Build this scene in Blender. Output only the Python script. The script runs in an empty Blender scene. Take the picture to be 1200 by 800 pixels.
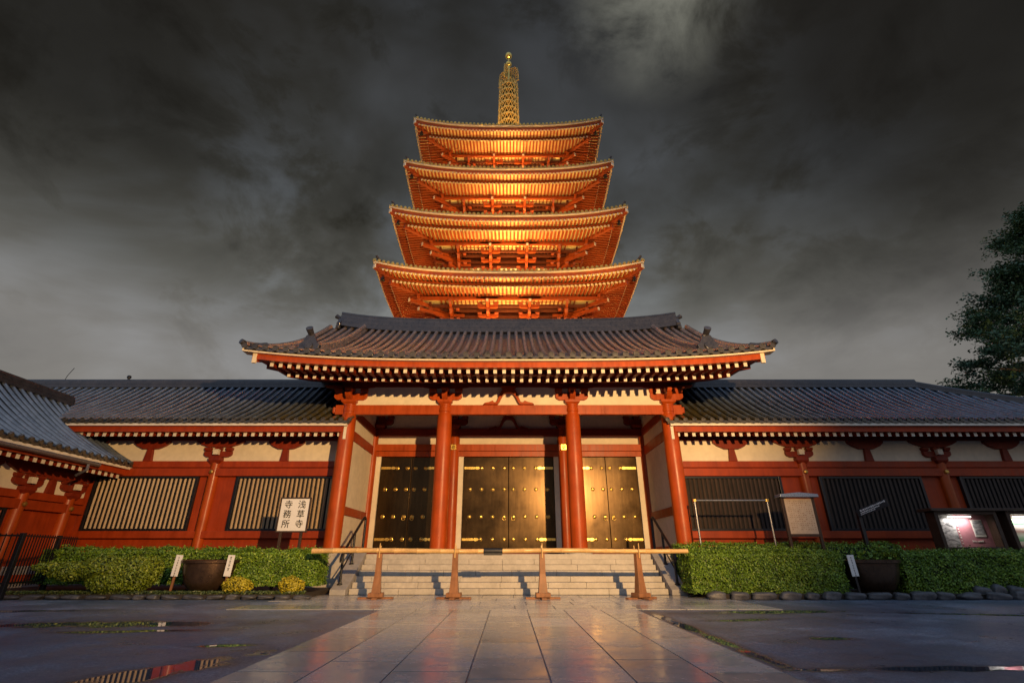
import bpy, math, random
import numpy as np
from mathutils import Vector, Matrix
R = math.radians
random.seed(7); rng = np.random.default_rng(7)
sc = bpy.context.scene
COL = sc.collection

# ------------------------------------------------------------------ camera
cam_d = bpy.data.cameras.new("camera"); cam = bpy.data.objects.new("camera", cam_d); COL.objects.link(cam)
cam_d.sensor_width = 36; cam_d.lens = 17.1; cam_d.clip_start = .05; cam_d.clip_end = 2000
cam_d.shift_x = .0033
cam.location = (0, 0, 1.15); cam.rotation_euler = (R(90 + 23.7), 0, 0)
sc.camera = cam

# ------------------------------------------------------------------ view
sc.view_settings.view_transform = 'Standard'; sc.view_settings.look = 'None'
sc.view_settings.exposure = 0; sc.view_settings.gamma = 1; sc.view_settings.use_curve_mapping = False
sc.cycles.max_bounces = 6; sc.cycles.diffuse_bounces = 3; sc.cycles.glossy_bounces = 3
sc.cycles.use_denoising = True; sc.cycles.sample_clamp_indirect = 4
sc.cycles.caustics_reflective = False; sc.cycles.caustics_refractive = False

# ------------------------------------------------------------------ node helper
class NT:
    def __init__(s, tree): s.t = tree; s.n = tree.nodes; s.l = tree.links
    def new(s, typ, **kw):
        n = s.n.new(typ)
        for k, v in kw.items():
            if k.startswith('i_'):
                n.inputs[k[2:].replace('_', ' ')].default_value = v
            else: setattr(n, k, v)
        return n
    def put(s, sock, v):
        if isinstance(v, bpy.types.NodeSocket): s.l.new(v, sock)
        else: sock.default_value = v
    def math(s, op, a, b=0.0, c=None, clamp=False):
        n = s.n.new('ShaderNodeMath'); n.operation = op; n.use_clamp = clamp
        s.put(n.inputs[0], a); s.put(n.inputs[1], b)
        if c is not None: s.put(n.inputs[2], c)
        return n.outputs[0]
    def noise(s, vec, scale, detail=4, rough=.55, dist=0.0, out='Fac'):
        n = s.n.new('ShaderNodeTexNoise'); s.put(n.inputs['Vector'], vec)
        n.inputs['Scale'].default_value = scale; n.inputs['Detail'].default_value = detail
        n.inputs['Roughness'].default_value = rough; n.inputs['Distortion'].default_value = dist
        return n.outputs[out]
    def ramp(s, fac, stops, interp='LINEAR'):
        n = s.n.new('ShaderNodeValToRGB'); s.put(n.inputs[0], fac); e = n.color_ramp.elements
        n.color_ramp.interpolation = interp
        while len(e) > 1: e.remove(e[-1])
        e[0].position = stops[0][0]; e[0].color = (*stops[0][1], 1)
        for p, c in stops[1:]:
            q = e.new(p); q.color = (*c, 1)
        return n.outputs[0]
    def mix(s, fac, a, b, typ='MIX'):
        n = s.n.new('ShaderNodeMix'); n.data_type = 'RGBA'; n.blend_type = typ
        s.put(n.inputs[0], fac)
        for i, v in ((6, a), (7, b)):
            if isinstance(v, tuple): v = (*v[:3], 1)
            s.put(n.inputs[i], v)
        return n.outputs[2]
    def mapr(s, v, a, b, c, d):
        n = s.n.new('ShaderNodeMapRange'); s.put(n.inputs[0], v)
        for i, q in enumerate((a, b, c, d)): n.inputs[1 + i].default_value = q
        return n.outputs[0]
    def vmul(s, vec, v):
        n = s.n.new('ShaderNodeVectorMath'); n.operation = 'MULTIPLY'; s.put(n.inputs[0], vec); n.inputs[1].default_value = v
        return n.outputs[0]

# ------------------------------------------------------------------ world: dusk Nishita behind heavy cloud
w = bpy.data.worlds.new("World"); sc.world = w; w.use_nodes = True
N = NT(w.node_tree); N.n.clear()
out = N.new('ShaderNodeOutputWorld'); bg = N.new('ShaderNodeBackground'); bg.inputs[1].default_value = 1.0
N.l.new(bg.outputs[0], out.inputs[0])
tc = N.new('ShaderNodeTexCoord'); D = tc.outputs['Generated']
sky = N.new('ShaderNodeTexSky'); sky.sky_type = 'NISHITA'; sky.sun_disc = False
sky.sun_elevation = R(1.0); sky.sun_rotation = R(160)
sep = N.new('ShaderNodeSeparateXYZ'); N.l.new(D, sep.inputs[0]); dx, dy, dz = sep.outputs
zc = N.math('ADD', N.math('MAXIMUM', dz, 0.0), .22)
cx = N.math('DIVIDE', dx, zc); cy = N.math('DIVIDE', dy, zc)
cmb = N.new('ShaderNodeCombineXYZ'); N.l.new(cx, cmb.inputs[0]); N.l.new(cy, cmb.inputs[1])
P = cmb.outputs[0]
Q = N.vmul(D, (1.0, 1.0, 1.35))
big = N.noise(Q, 2.3, 4, .5, .35)
mid = N.noise(Q, 5.2, 9, .62, .35)
pl = N.noise(N.vmul(P, (.9, 1.1, 1)), 2.0, 7, .58, .4)
bil = N.math('SUBTRACT', 1.0, N.math('MULTIPLY', N.math('ABSOLUTE', N.math('SUBTRACT', mid, .5)), 3.6))
cl = N.math('ADD', N.math('ADD', N.math('MULTIPLY', big, .46), N.math('MULTIPLY', mid, .20)), N.math('ADD', N.math('MULTIPLY', pl, .26), N.math('MULTIPLY', bil, .055)))
cl = N.mapr(cl, .40, .62, 0, 1)
elev = N.ramp(dz, [(0, (.29, .27, .24)), (.33, (.245, .240, .238)), (.45, (.142, .145, .143)), (.60, (.070, .074, .078)),
                   (.78, (.036, .036, .036)), (.88, (.03, .032, .036)), (.97, (.30, .40, .60)), (1, (.34, .45, .68))])
shade = N.ramp(cl, [(0, (.27, .24, .17)), (.35, (.64, .60, .50)), (.65, (1.15, 1.17, 1.17)), (1, (2.0, 2.05, 2.0))])
# clouds soften towards the horizon
flat = N.mapr(dz, .30, .58, .35, 1.0)
shade = N.mix(flat, (1, 1, 1), shade)
base = N.mix(1.0, elev, shade, 'MULTIPLY')
def lobe(v, width, amp):
    v = Vector(v).normalized()
    d = N.new('ShaderNodeVectorMath'); d.operation = 'DOT_PRODUCT'; N.l.new(D, d.inputs[0]); d.inputs[1].default_value = v
    a = N.mapr(d.outputs['Value'], math.cos(R(width)), 1.0, 0, amp)
    return N.math('POWER', a, 1.6)
def pix(px, py):
    v = Vector(((px - 596) / 570, 1, -(py - 400) / 570)); a = R(23.7)
    return (v.x, v.y * math.cos(a) - v.z * math.sin(a), v.y * math.sin(a) + v.z * math.cos(a))
gap = N.math('MULTIPLY', lobe(pix(775, -5), 10, .7), N.mapr(mid, .40, .62, .2, 1.5))
base = N.mix(gap, base, (.22, .22, .18), 'ADD')
dk = N.math('MINIMUM', N.math('ADD', lobe(pix(1130, 60), 27, 1.0), N.math('ADD', lobe(pix(190, 100), 20, .45), lobe(pix(0, 0), 22, .6))), .80)
base = N.mix(dk, base, (.012, .011, .010))
blue = N.math('ADD', lobe(pix(690, 150), 16, .5), lobe(pix(520, 160), 14, .35))
base = N.mix(N.math('MULTIPLY', blue, .8), base, (.085, .095, .112))
# the side behind the camera still holds the blue of dusk
back = N.mapr(dy, .37, .0, 0, 1)
glow = N.math('MULTIPLY', back, N.mapr(dz, .30, .05, 0, .85))
base = N.mix(back, base, N.mix(N.mapr(cl, 0, 1, .2, .9), (.12, .16, .235), (.29, .42, .64)))
base = N.mix(glow, base, (.50, .37, .24))   # city lights under the cloud behind the camera
ns = N.mix(1.0, sky.outputs[0], (.012, .012, .012), 'MULTIPLY')
base = N.mix(.06, base, ns, 'ADD')
N.l.new(base, bg.inputs[0])

# ------------------------------------------------------------------ lights
def look(o, tgt):
    o.rotation_euler = (Vector(tgt) - o.location).to_track_quat('-Z', 'Y').to_euler()
def spot(name, loc, tgt, power, col, size, blend=1.0, radius=.15):
    d = bpy.data.lights.new(name, 'SPOT'); d.energy = power; d.color = col; d.spot_size = R(size); d.spot_blend = blend
    d.shadow_soft_size = radius
    o = bpy.data.objects.new(name, d); COL.objects.link(o); o.location = loc; look(o, tgt); return o
def area(name, loc, tgt, power, col, sx, sy):
    d = bpy.data.lights.new(name, 'AREA'); d.shape = 'RECTANGLE'; d.size = sx; d.size_y = sy; d.energy = power; d.color = col
    o = bpy.data.objects.new(name, d); COL.objects.link(o); o.location = loc; look(o, tgt); return o
# last dusk light through the cloud, from behind the camera
sd = bpy.data.lights.new("dusk_sun", 'SUN'); sd.energy = .10; sd.angle = R(30); sd.color = (.6, .75, 1)
so = bpy.data.objects.new("dusk_sun", sd); COL.objects.link(so); so.rotation_euler = (R(50), 0, R(-20))
# tall courtyard lamp behind the camera on the right: throws the column and barrier shadows to the left
spot("courtyard_lamp_light", (5.9, -3.0, 6.7), (-1.6, 19, 9.6), 28500, (1, .61, .26), 80, .6, .16)
WARM = (1, .52, .13)

# ------------------------------------------------------------------ mesh builder
class MB:
    def __init__(s): s.v = []; s.f = []; s.m = []; s.mi = 0; s.uv = None; s.M = None
    def add(s, vs, fs):
        k = len(s.v)
        if s.M is not None: vs = [tuple(s.M @ Vector(p)) for p in vs]
        s.v += [tuple(p) for p in vs]
        for f in fs: s.f.append([k + i for i in f]); s.m.append(s.mi)
        return s
    def box(s, x0, x1, y0, y1, z0, z1):
        if x0 > x1: x0, x1 = x1, x0
        if y0 > y1: y0, y1 = y1, y0
        if z0 > z1: z0, z1 = z1, z0
        return s.add([(x0,y0,z0),(x1,y0,z0),(x1,y1,z0),(x0,y1,z0),(x0,y0,z1),(x1,y0,z1),(x1,y1,z1),(x0,y1,z1)],
                     [(0,3,2,1),(4,5,6,7),(0,1,5,4),(1,2,6,5),(2,3,7,6),(3,0,4,7)])
    def hexa(s, b, t):   # bottom 4, top 4 (ccw from above)
        return s.add(list(b) + list(t), [(0,3,2,1),(4,5,6,7),(0,1,5,4),(1,2,6,5),(2,3,7,6),(3,0,4,7)])
    def bar(s, p, q, wd, ht, up=(0,0,1), w2=None, h2=None):
        p = Vector(p); q = Vector(q); d = (q - p).normalized(); up = Vector(up)
        x = d.cross(up)
        if x.length < 1e-4: x = d.cross(Vector((0,1,0)))
        x.normalize(); y = x.cross(d).normalized()
        w2 = wd if w2 is None else w2; h2 = ht if h2 is None else h2
        vs = []
        for c, a, b in ((p, wd, ht), (q, w2, h2)):
            vs += [c - x*a/2 - y*b/2, c + x*a/2 - y*b/2, c + x*a/2 + y*b/2, c - x*a/2 + y*b/2]
        return s.add(vs, [(0,1,2,3),(7,6,5,4),(0,4,5,1),(1,5,6,2),(2,6,7,3),(3,7,4,0)])
    def tube(s, pts, r, n=8, caps=True):
        pts = [Vector(p) for p in pts]; rs = r if isinstance(r, (list, tuple)) else [r] * len(pts)
        k = len(pts); vs = []; ref = None
        for i, p in enumerate(pts):
            d = (pts[min(i+1, k-1)] - pts[max(i-1, 0)])
            if d.length < 1e-6: d = Vector((0,0,1))
            d.normalize()
            if ref is None:
                ref = d.cross(Vector((0,0,1)))
                if ref.length < 1e-3: ref = Vector((1,0,0))
            x = (ref - d * ref.dot(d)).normalized(); ref = x; y = d.cross(x)
            for j in range(n):
                a = 2*math.pi*j/n
                vs.append(p + (x*math.cos(a) + y*math.sin(a)) * rs[i])
        fs = []
        for i in range(k-1):
            for j in range(n):
                a = i*n+j; b = i*n+(j+1) % n
                fs.append((a, b, b+n, a+n))
        if caps: fs += [tuple(range(n))[::-1], tuple(range((k-1)*n, k*n))]
        return s.add(vs, fs)
    def lathe(s, prof, c=(0,0,0), n=20):
        vs = []; k = len(prof)
        for r, z in prof:
            for j in range(n):
                a = 2*math.pi*j/n; vs.append((c[0]+r*math.cos(a), c[1]+r*math.sin(a), c[2]+z))
        fs = [(i*n+j, i*n+(j+1) % n, (i+1)*n+(j+1) % n, (i+1)*n+j) for i in range(k-1) for j in range(n)]
        fs += [tuple(range(n))[::-1], tuple(range((k-1)*n, k*n))]
        return s.add(vs, fs)
    def prism(s, outl, y0, y1, fr=None):
        """outline in (x,z), extruded y0..y1; fr maps (x,y,z)"""
        n = len(outl); fr = fr or (lambda x, y, z: (x, y, z))
        vs = [fr(x, y0, z) for x, z in outl] + [fr(x, y1, z) for x, z in outl]
        fs = [tuple(range(n)), tuple(range(2*n-1, n-1, -1))] + [(i, i+n, (i+1) % n+n, (i+1) % n) for i in range(n)]
        return s.add(vs, fs)
    def loft(s, rings, closed=True, caps=True):
        n = len(rings[0]); vs = [p for r_ in rings for p in r_]
        fs = []
        m = n if closed else n-1
        for i in range(len(rings)-1):
            for j in range(m):
                a = i*n+j; b = i*n+(j+1) % n
                fs.append((a, b, b+n, a+n))
        if caps and closed: fs += [tuple(range(n))[::-1], tuple(range((len(rings)-1)*n, len(rings)*n))]
        return s.add(vs, fs)
    def build(s, name, mat, parent=None, smooth=False, bevel=0, auto=None):
        me = bpy.data.meshes.new(name)
        org = Vector((0, 0, 0)); p = parent
        while p is not None: org += p.location; p = p.parent
        a = np.array(s.v, dtype=np.float64).reshape(-1, 3) - np.array(org)
        me.from_pydata(a.tolist(), [], s.f)
        mats = mat if isinstance(mat, (list, tuple)) else [mat]
        for m in mats: me.materials.append(m)
        if len(mats) > 1: me.polygons.foreach_set('material_index', s.m)
        o = bpy.data.objects.new(name, me); COL.objects.link(o)
        import bmesh
        bm = bmesh.new(); bm.from_mesh(me); bmesh.ops.recalc_face_normals(bm, faces=bm.faces[:]); bm.to_mesh(me); bm.free()
        if smooth:
            me.polygons.foreach_set('use_smooth', [True]*len(me.polygons))
            if smooth == 'auto':
                me.set_sharp_from_angle(angle=R(38))
        if parent is not None: o.parent = parent
        if bevel:
            b = o.modifiers.new('bevel', 'BEVEL'); b.width = bevel; b.segments = 2; b.limit_method = 'ANGLE'; b.angle_limit = R(40)
        return o

def tag(o, label=None, cat=None, group=None, kind=None):
    if label: o['label'] = label
    if cat: o['category'] = cat
    if group: o['group'] = group
    if kind: o['kind'] = kind
    return o
def thing(name, label, cat, loc=(0,0,0), group=None):
    o = bpy.data.objects.new(name, None); COL.objects.link(o); o.location = loc; o.empty_display_size = .3
    return tag(o, label, cat, group)
def copy_tree(o, parent=None):
    c = o.copy(); COL.objects.link(c)
    if parent is not None: c.parent = parent
    for ch in list(o.children): copy_tree(ch, c)
    return c

# ------------------------------------------------------------------ materials
def mat(name, fn):
    m = bpy.data.materials.new(name); m.use_nodes = True; n = NT(m.node_tree)
    b = m.node_tree.nodes['Principled BSDF']; tc = n.new('ShaderNodeTexCoord')
    fn(n, b, tc); return m
def setin(b, **kw):
    for k, v in kw.items():
        s = b.inputs[k.replace('_', ' ')]; s.default_value = (*v, 1) if isinstance(v, tuple) else v
def bump(n, b, h, strength=.3, dist=.01):
    k = n.new('ShaderNodeBump'); k.inputs['Strength'].default_value = strength; k.inputs['Distance'].default_value = dist
    n.l.new(h, k.inputs['Height']); n.l.new(k.outputs[0], b.inputs['Normal'])
def simple(name, c, rough=.5, var=.25, scale=3, metal=0, bmp=.15, bscale=40, coat=0, rv=.12, world=True, streak=False):
    def fn(n, b, tc):
        v = n.new('ShaderNodeNewGeometry').outputs['Position'] if world else tc.outputs['Object']
        a = n.noise(v, scale, 5, .6)
        v2 = n.vmul(v, (1, 1, .12)) if streak else v
        a2 = n.noise(v2, scale*4.3, 4, .6)
        f = n.math('ADD', n.math('MULTIPLY', a, .55), n.math('MULTIPLY', a2, .45))
        lo = tuple(x*(1-var) for x in c); hi = tuple(min(1, x*(1+var)) for x in c)
        cc = n.ramp(f, [(.34, lo), (.66, hi)])
        if streak:   # rain streaks and faded patches
            wn_ = n.mapr(n.noise(n.vmul(v, (3.2, 3.2, .22)), 2.0, 7, .7, .4), .54, .74, 0, .45)
            cc = n.mix(wn_, cc, tuple(x*.45 for x in c))
            fd = n.mapr(n.noise(v, 2.6, 8, .7), .60, .74, 0, .35)
            cc = n.mix(fd, cc, (min(.8, c[0]*1.2+.04), c[1]*1.2+.022, c[2]*1.2+.008))
        n.l.new(cc, b.inputs['Base Color'])
        n.l.new(n.mapr(a2, .3, .7, max(.02, rough-rv), min(1, rough+rv)), b.inputs['Roughness'])
        setin(b, Metallic=metal)
        if streak: setin(b, Specular_IOR_Level=.3)
        if coat: setin(b, Coat_Weight=coat, Coat_Roughness=.12)
        if bmp: bump(n, b, n.noise(v, bscale, 4, .6), bmp, .006)
    return mat(name, fn)

M = {}
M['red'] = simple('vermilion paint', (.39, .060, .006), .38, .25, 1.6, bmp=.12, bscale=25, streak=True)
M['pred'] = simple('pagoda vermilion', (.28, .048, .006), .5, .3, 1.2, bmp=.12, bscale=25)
M['psoff'] = simple('floodlit yellow soffit board', (.80, .66, .33), .7, .2, 2)  # pale boards, with the yellow of the floodlights put into the colour
M['pdark'] = simple('recess shade vermilion', (.085, .016, .005), .6, .35, 2)  # near-black red puts the shade of the bracket recesses into the colour
M['redw'] = simple('vermilion board', (.33, .040, .005), .5, .25, 1.3, bmp=.15, bscale=18, streak=True)
M['dred'] = simple('shade dark vermilion timber', (.20, .022, .006), .5, .25, 2, streak=True)  # darker vermilion, shade under the eaves and in the porch painted in
M['plaster'] = simple('cream plaster', (.76, .66, .50), .8, .12, 1.1, bmp=.1, bscale=60, streak=False)
M['cream'] = simple('cream painted timber', (.72, .60, .40), .5, .10, 2)
M['gofun'] = simple('pale rafter end paint', (.74, .66, .52), .55, .16, 3)
M['soffit'] = simple('pale soffit board', (.60, .50, .36), .7, .15, 2)
M['gold'] = simple('gilt metal', (.95, .62, .16), .3, .12, 6, metal=1, bmp=.1)
M['goldp'] = simple('aged gilt bronze', (.62, .38, .09), .38, .35, 3, metal=.85, bmp=.2)
M['slat'] = simple('tan window slat', (.42, .29, .16), .5, .2, 2.5, streak=True)
M['slatd'] = simple('dark brown window slat', (.060, .040, .030), .5, .3, 2.5, streak=True)
M['void'] = simple('dark room behind window', (.012, .010, .009), .8, .2)
M['blackm'] = simple('black painted iron', (.014, .014, .016), .35, .2, 8, metal=.2)
M['steel'] = simple('grey steel tube', (.30, .30, .31), .35, .15, 6, metal=.8)
M['stone'] = simple('granite step', (.42, .375, .31), .55, .22, 2.2, bmp=.35, bscale=50)
M['kerb'] = simple('edging rock', (.075, .072, .075), .5, .45, 4, bmp=.8, bscale=14)
M['wood'] = simple('brown stained wood', (.24, .105, .045), .45, .35, 3, streak=True)
M['dwood'] = simple('dark wood', (.05, .028, .018), .45, .3, 4, streak=True)
M['bamboo'] = simple('bamboo', (.56, .35, .13), .38, .2, 5)
M['tape'] = simple('black tape', (.012, .012, .012), .4, .1)
M['bronze'] = simple('bronze pot', (.10, .060, .038), .36, .25, 2.5, metal=.7, bmp=.08, bscale=5)
M['white'] = simple('white sign board', (.74, .71, .66), .5, .05, 3, bmp=0)
M['ink'] = simple('black ink', (.012, .011, .010), .6, .1, bmp=0)
M['paper'] = simple('weathered notice paper', (.50, .38, .27), .8, .16, 9, bmp=.1)
M['soil'] = simple('dark soil', (.035, .026, .018), .9, .4, 5, bmp=1, bscale=20)
M['pink'] = simple('pink poster', (.48, .20, .24), .6, .1, 3, bmp=0)
M['base'] = simple('grey plinth stone', (.30, .28, .26), .7, .2, 2, bmp=.3)
M['bark'] = simple('tree bark', (.07, .05, .035), .85, .4, 3, bmp=1, bscale=10)
M['tlight'] = simple('blue grey metal sheet', (.22, .27, .36), .3, .1, 4, metal=.5)

def f_door(n, b, tc):
    v = n.new('ShaderNodeNewGeometry').outputs['Position']
    g = n.noise(n.vmul(v, (5, 5, .6)), 1.6, 5, .55)
    l = n.noise(v, .9, 4, .6)
    n.l.new(n.ramp(n.math('ADD', n.math('MULTIPLY', g, .5), n.math('MULTIPLY', l, .5)), [(.3, (.034, .020, .009)), (.7, (.075, .046, .020))]), b.inputs['Base Color'])
    n.l.new(n.mapr(l, .3, .7, .20, .30), b.inputs['Roughness']); setin(b, Metallic=.9)
    bump(n, b, g, .08, .004)
M['door'] = mat('dark bronze plated door', f_door)

def tile_mat(name, c1, c2, moss=0, coat=.8):
    def fn(n, b, tc):
        pos = n.new('ShaderNodeNewGeometry').outputs['Position']
        sp = n.new('ShaderNodeSeparateXYZ'); n.l.new(pos, sp.inputs[0])
        a = n.noise(pos, 1.4, 5, .65); c = n.noise(pos, 9, 3, .6)
        col = n.ramp(n.math('ADD', n.math('MULTIPLY', a, .5), n.math('MULTIPLY', c, .5)), [(.32, c1), (.68, c2)])
        # single tiles differ in tone
        vo = n.new('ShaderNodeTexVoronoi'); n.l.new(pos, vo.inputs['Vector']); vo.inputs['Scale'].default_value = 3.2
        col = n.mix(.25, col, n.mix(1.0, col, n.math('MULTIPLY', vo.outputs['Distance'], 2.2), 'MULTIPLY'))
        if moss:
            ax = n.math('ABSOLUTE', sp.outputs[0])
            mk = n.math('MULTIPLY', n.mapr(ax, 11.5, 6.5, 0, 1), n.mapr(sp.outputs[2], 7.9, 6.1, 0, 1))
            mk = n.math('MULTIPLY', mk, n.mapr(n.noise(pos, 3, 4, .6), .35, .55, 0, 1))
            col = n.mix(n.math('MINIMUM', n.math('MULTIPLY', mk, 2.0), .85), col, (.10, .075, .018))
        n.l.new(col, b.inputs['Base Color'])
        n.l.new(n.mapr(c, .3, .7, .24, .38), b.inputs['Roughness']); setin(b, Coat_Weight=coat, Coat_Roughness=.16, Coat_IOR=1.7)
        wv = n.math('FRACT', n.math('MULTIPLY', sp.outputs[2], 4.6))
        h = n.math('ADD', n.math('MULTIPLY', wv, .5), n.math('MULTIPLY', c, .6))
        bump(n, b, h, .22, .012)
    return mat(name, fn)
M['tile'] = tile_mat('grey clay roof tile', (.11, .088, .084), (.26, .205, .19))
M['wtile'] = tile_mat('sky tinted grey roof tile', (.050, .064, .085), (.14, .175, .23), 1)  # blue sheen of the sky is put into the base colour
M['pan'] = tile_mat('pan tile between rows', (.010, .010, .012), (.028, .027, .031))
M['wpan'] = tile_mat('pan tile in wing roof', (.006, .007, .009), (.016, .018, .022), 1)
M['ridge'] = tile_mat('ridge tile', (.022, .021, .025), (.050, .047, .052), 0, .3)
M['etile'] = tile_mat('dark brown eave tile', (.030, .026, .018), (.085, .072, .052), 0, .2)  # darker and browner than the cover tiles

def leafm(name, lo, hi, yel=None, trans=.25):
    def fn(n, b, tc):
        at = n.new('ShaderNodeAttribute'); at.attribute_name = 'rnd'
        pos = n.new('ShaderNodeNewGeometry').outputs['Position']
        f = n.math('ADD', n.math('MULTIPLY', at.outputs['Fac'], .6), n.math('MULTIPLY', n.noise(pos, 1.6, 3, .6), .5))
        st = [(.15, lo), (.75, hi)]
        if yel: st.append((.98, yel))
        n.l.new(n.ramp(f, st), b.inputs['Base Color'])
        setin(b, Roughness=.5)
        return
    return mat(name, fn)
M['hedge'] = leafm('hedge leaf', (.030, .065, .006), (.16, .28, .016), (.40, .46, .04))
M['bush'] = leafm('loose bush leaf', (.04, .06, .006), (.20, .27, .016), (.40, .42, .03))
M['yshrub'] = leafm('golden shrub leaf', (.16, .14, .008), (.50, .42, .02), (.65, .52, .04))
M['treeleaf'] = leafm('dark tree leaf', (.032, .075, .038), (.10, .19, .085), (.22, .22, .07))
M['core'] = simple('twiggy hedge inside', (.012, .018, .006), .9, .5, 8, bmp=1, bscale=20)
M['moss'] = leafm('short grass blade', (.02, .035, .008), (.07, .10, .02), (.12, .12, .03))

def f_paving(n, b, tc):
    pos = n.new('ShaderNodeNewGeometry').outputs['Position']
    at = n.new('ShaderNodeAttribute'); at.attribute_name = 'rnd'
    a = n.noise(pos, .7, 5, .62); c = n.noise(pos, 60, 3, .7); s = n.noise(pos, 4, 5, .6)
    f = n.math('ADD', n.math('MULTIPLY', at.outputs['Fac'], .35), n.math('ADD', n.math('MULTIPLY', a, .4), n.math('MULTIPLY', c, .3)))
    n.l.new(n.ramp(f, [(.25, (.25, .245, .235)), (.55, (.38, .37, .355)), (.85, (.50, .485, .46))]), b.inputs['Base Color'])
    r = n.math('ADD', n.mapr(n.math('ADD', n.math('MULTIPLY', a, .5), n.math('MULTIPLY', s, .5)), .38, .62, .07, .30), n.math('MULTIPLY', at.outputs['Fac'], .08))
    n.l.new(r, b.inputs['Roughness']); setin(b, Specular_IOR_Level=.6)
    bump(n, b, n.math('ADD', n.math('MULTIPLY', n.noise(pos, 1.3, 3, .5), 1.2), n.math('MULTIPLY', c, .08)), .22, .012)
M['paving'] = mat('wet granite paving', f_paving)

PUD = []
def f_asphalt(n, b, tc):
    pos = n.new('ShaderNodeNewGeometry').outputs['Position']
    sp = n.new('ShaderNodeSeparateXYZ'); n.l.new(pos, sp.inputs[0])
    c = n.noise(pos, 34, 6, .8); a = n.noise(pos, .5, 5, .6); wv = n.noise(pos, 1.1, 5, .62, .6)
    m = None
    for (x, y, rx, ry, ang) in PUD:
        ca, sa = math.cos(R(ang)), math.sin(R(ang))
        ux = n.math('SUBTRACT', sp.outputs[0], x); uy = n.math('SUBTRACT', sp.outputs[1], y)
        p = n.math('DIVIDE', n.math('ADD', n.math('MULTIPLY', ux, ca), n.math('MULTIPLY', uy, sa)), rx)
        q = n.math('DIVIDE', n.math('SUBTRACT', n.math('MULTIPLY', uy, ca), n.math('MULTIPLY', ux, sa)), ry)
        d = n.math('SUBTRACT', 1.0, n.math('ADD', n.math('MULTIPLY', p, p), n.math('MULTIPLY', q, q)))
        m = d if m is None else n.math('MAXIMUM', m, d)
    m = n.math('MAXIMUM', m, -1.2)
    m = n.math('ADD', m, n.math('MULTIPLY', n.math('SUBTRACT', wv, .5), 3.0))
    pud = n.mapr(m, .30, .62, 0, 1); edge = n.mapr(m, -.9, .5, 0, 1)
    dry = n.ramp(n.math('ADD', n.math('MULTIPLY', c, .65), n.math('MULTIPLY', a, .35)), [(.36, (.045, .060, .088)), (.52, (.11, .138, .185)), (.66, (.44, .50, .60))])
    col = n.mix(edge, dry, n.mix(1.0, dry, (.45, .45, .45), 'MULTIPLY'))
    n.l.new(col, b.inputs['Base Color'])
    r = n.mapr(n.noise(pos, 1.0, 6, .65), .35, .65, .26, .52)
    r = n.math('MULTIPLY', r, n.math('SUBTRACT', 1.0, n.math('MULTIPLY', pud, .96)))
    n.l.new(r, b.inputs['Roughness']); setin(b, Specular_IOR_Level=.7)
    hh = n.math('MULTIPLY', c, n.math('SUBTRACT', 1.0, pud))
    bump(n, b, hh, .9, .014)

# puddles by ground position (x, y, half length, half width, angle)
PUD += [(-7.4, 10.3, 2.6, .62, 4), (-6.2, 9.4, 1.4, .22, 6), (-3.75, 6.5, 1.5, .42, 62), (3.15, 9.5, .16, 3.6, 0), (5.9, 12.4, 2.2, .40, 8),
        (4.5, 10.9, .9, .22, 12), (5.6, 6.5, 3.2, .16, 3), (4.9, 8.6, .42, .20, 0), (-3.9, 8.0, .6, .14, 8), (10.5, 11.8, 2.4, .20, -14), (-12, 12.5, 3, .3, 6)]
M['asphalt'] = mat('wet asphalt', f_asphalt)

def emis(name, c, s):
    def fn(n, b, tc): setin(b, Base_Color=c, Emission_Color=c, Emission_Strength=s)
    return mat(name, fn)
M['tube'] = emis('lit fluorescent tube', (1, .95, .82), 9)
def f_glass(n, b, tc):
    setin(b, Base_Color=(1, 1, 1), Roughness=.03, Transmission_Weight=1.0, IOR=1.1)
M['glass'] = mat('case glass', f_glass)
def f_poster(n, b, tc):
    v = n.new('ShaderNodeNewGeometry').outputs['Position']
    n.l.new(n.ramp(n.noise(n.vmul(v, (1, 1, 2.4)), 4, 6, .65, .6), [(.35, (.05, .05, .055)), (.5, (.30, .29, .30)), (.68, (.62, .60, .60))]), b.inputs['Base Color']); setin(b, Roughness=.6)
M['poster'] = mat('grey landscape poster', f_poster)
def f_green(n, b, tc):
    v = n.new('ShaderNodeNewGeometry').outputs['Position']; sp = n.new('ShaderNodeSeparateXYZ'); n.l.new(v, sp.inputs[0])
    f = n.math('ADD', n.math('FRACT', n.math('MULTIPLY', sp.outputs[2], 1.9)), n.math('MULTIPLY', n.noise(v, 3, 4), .3))
    n.l.new(n.ramp(f, [(.2, (.10, .30, .14)), (.5, (.30, .34, .28)), (.75, (.16, .08, .07)), (1, (.45, .42, .38))]), b.inputs['Base Color'])
M['gposter'] = mat('green striped poster', f_green)

def add_rnd(me, vals_per_face):
    at = me.attributes.new('rnd', 'FLOAT', 'FACE'); at.data.foreach_set('value', vals_per_face)

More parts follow.
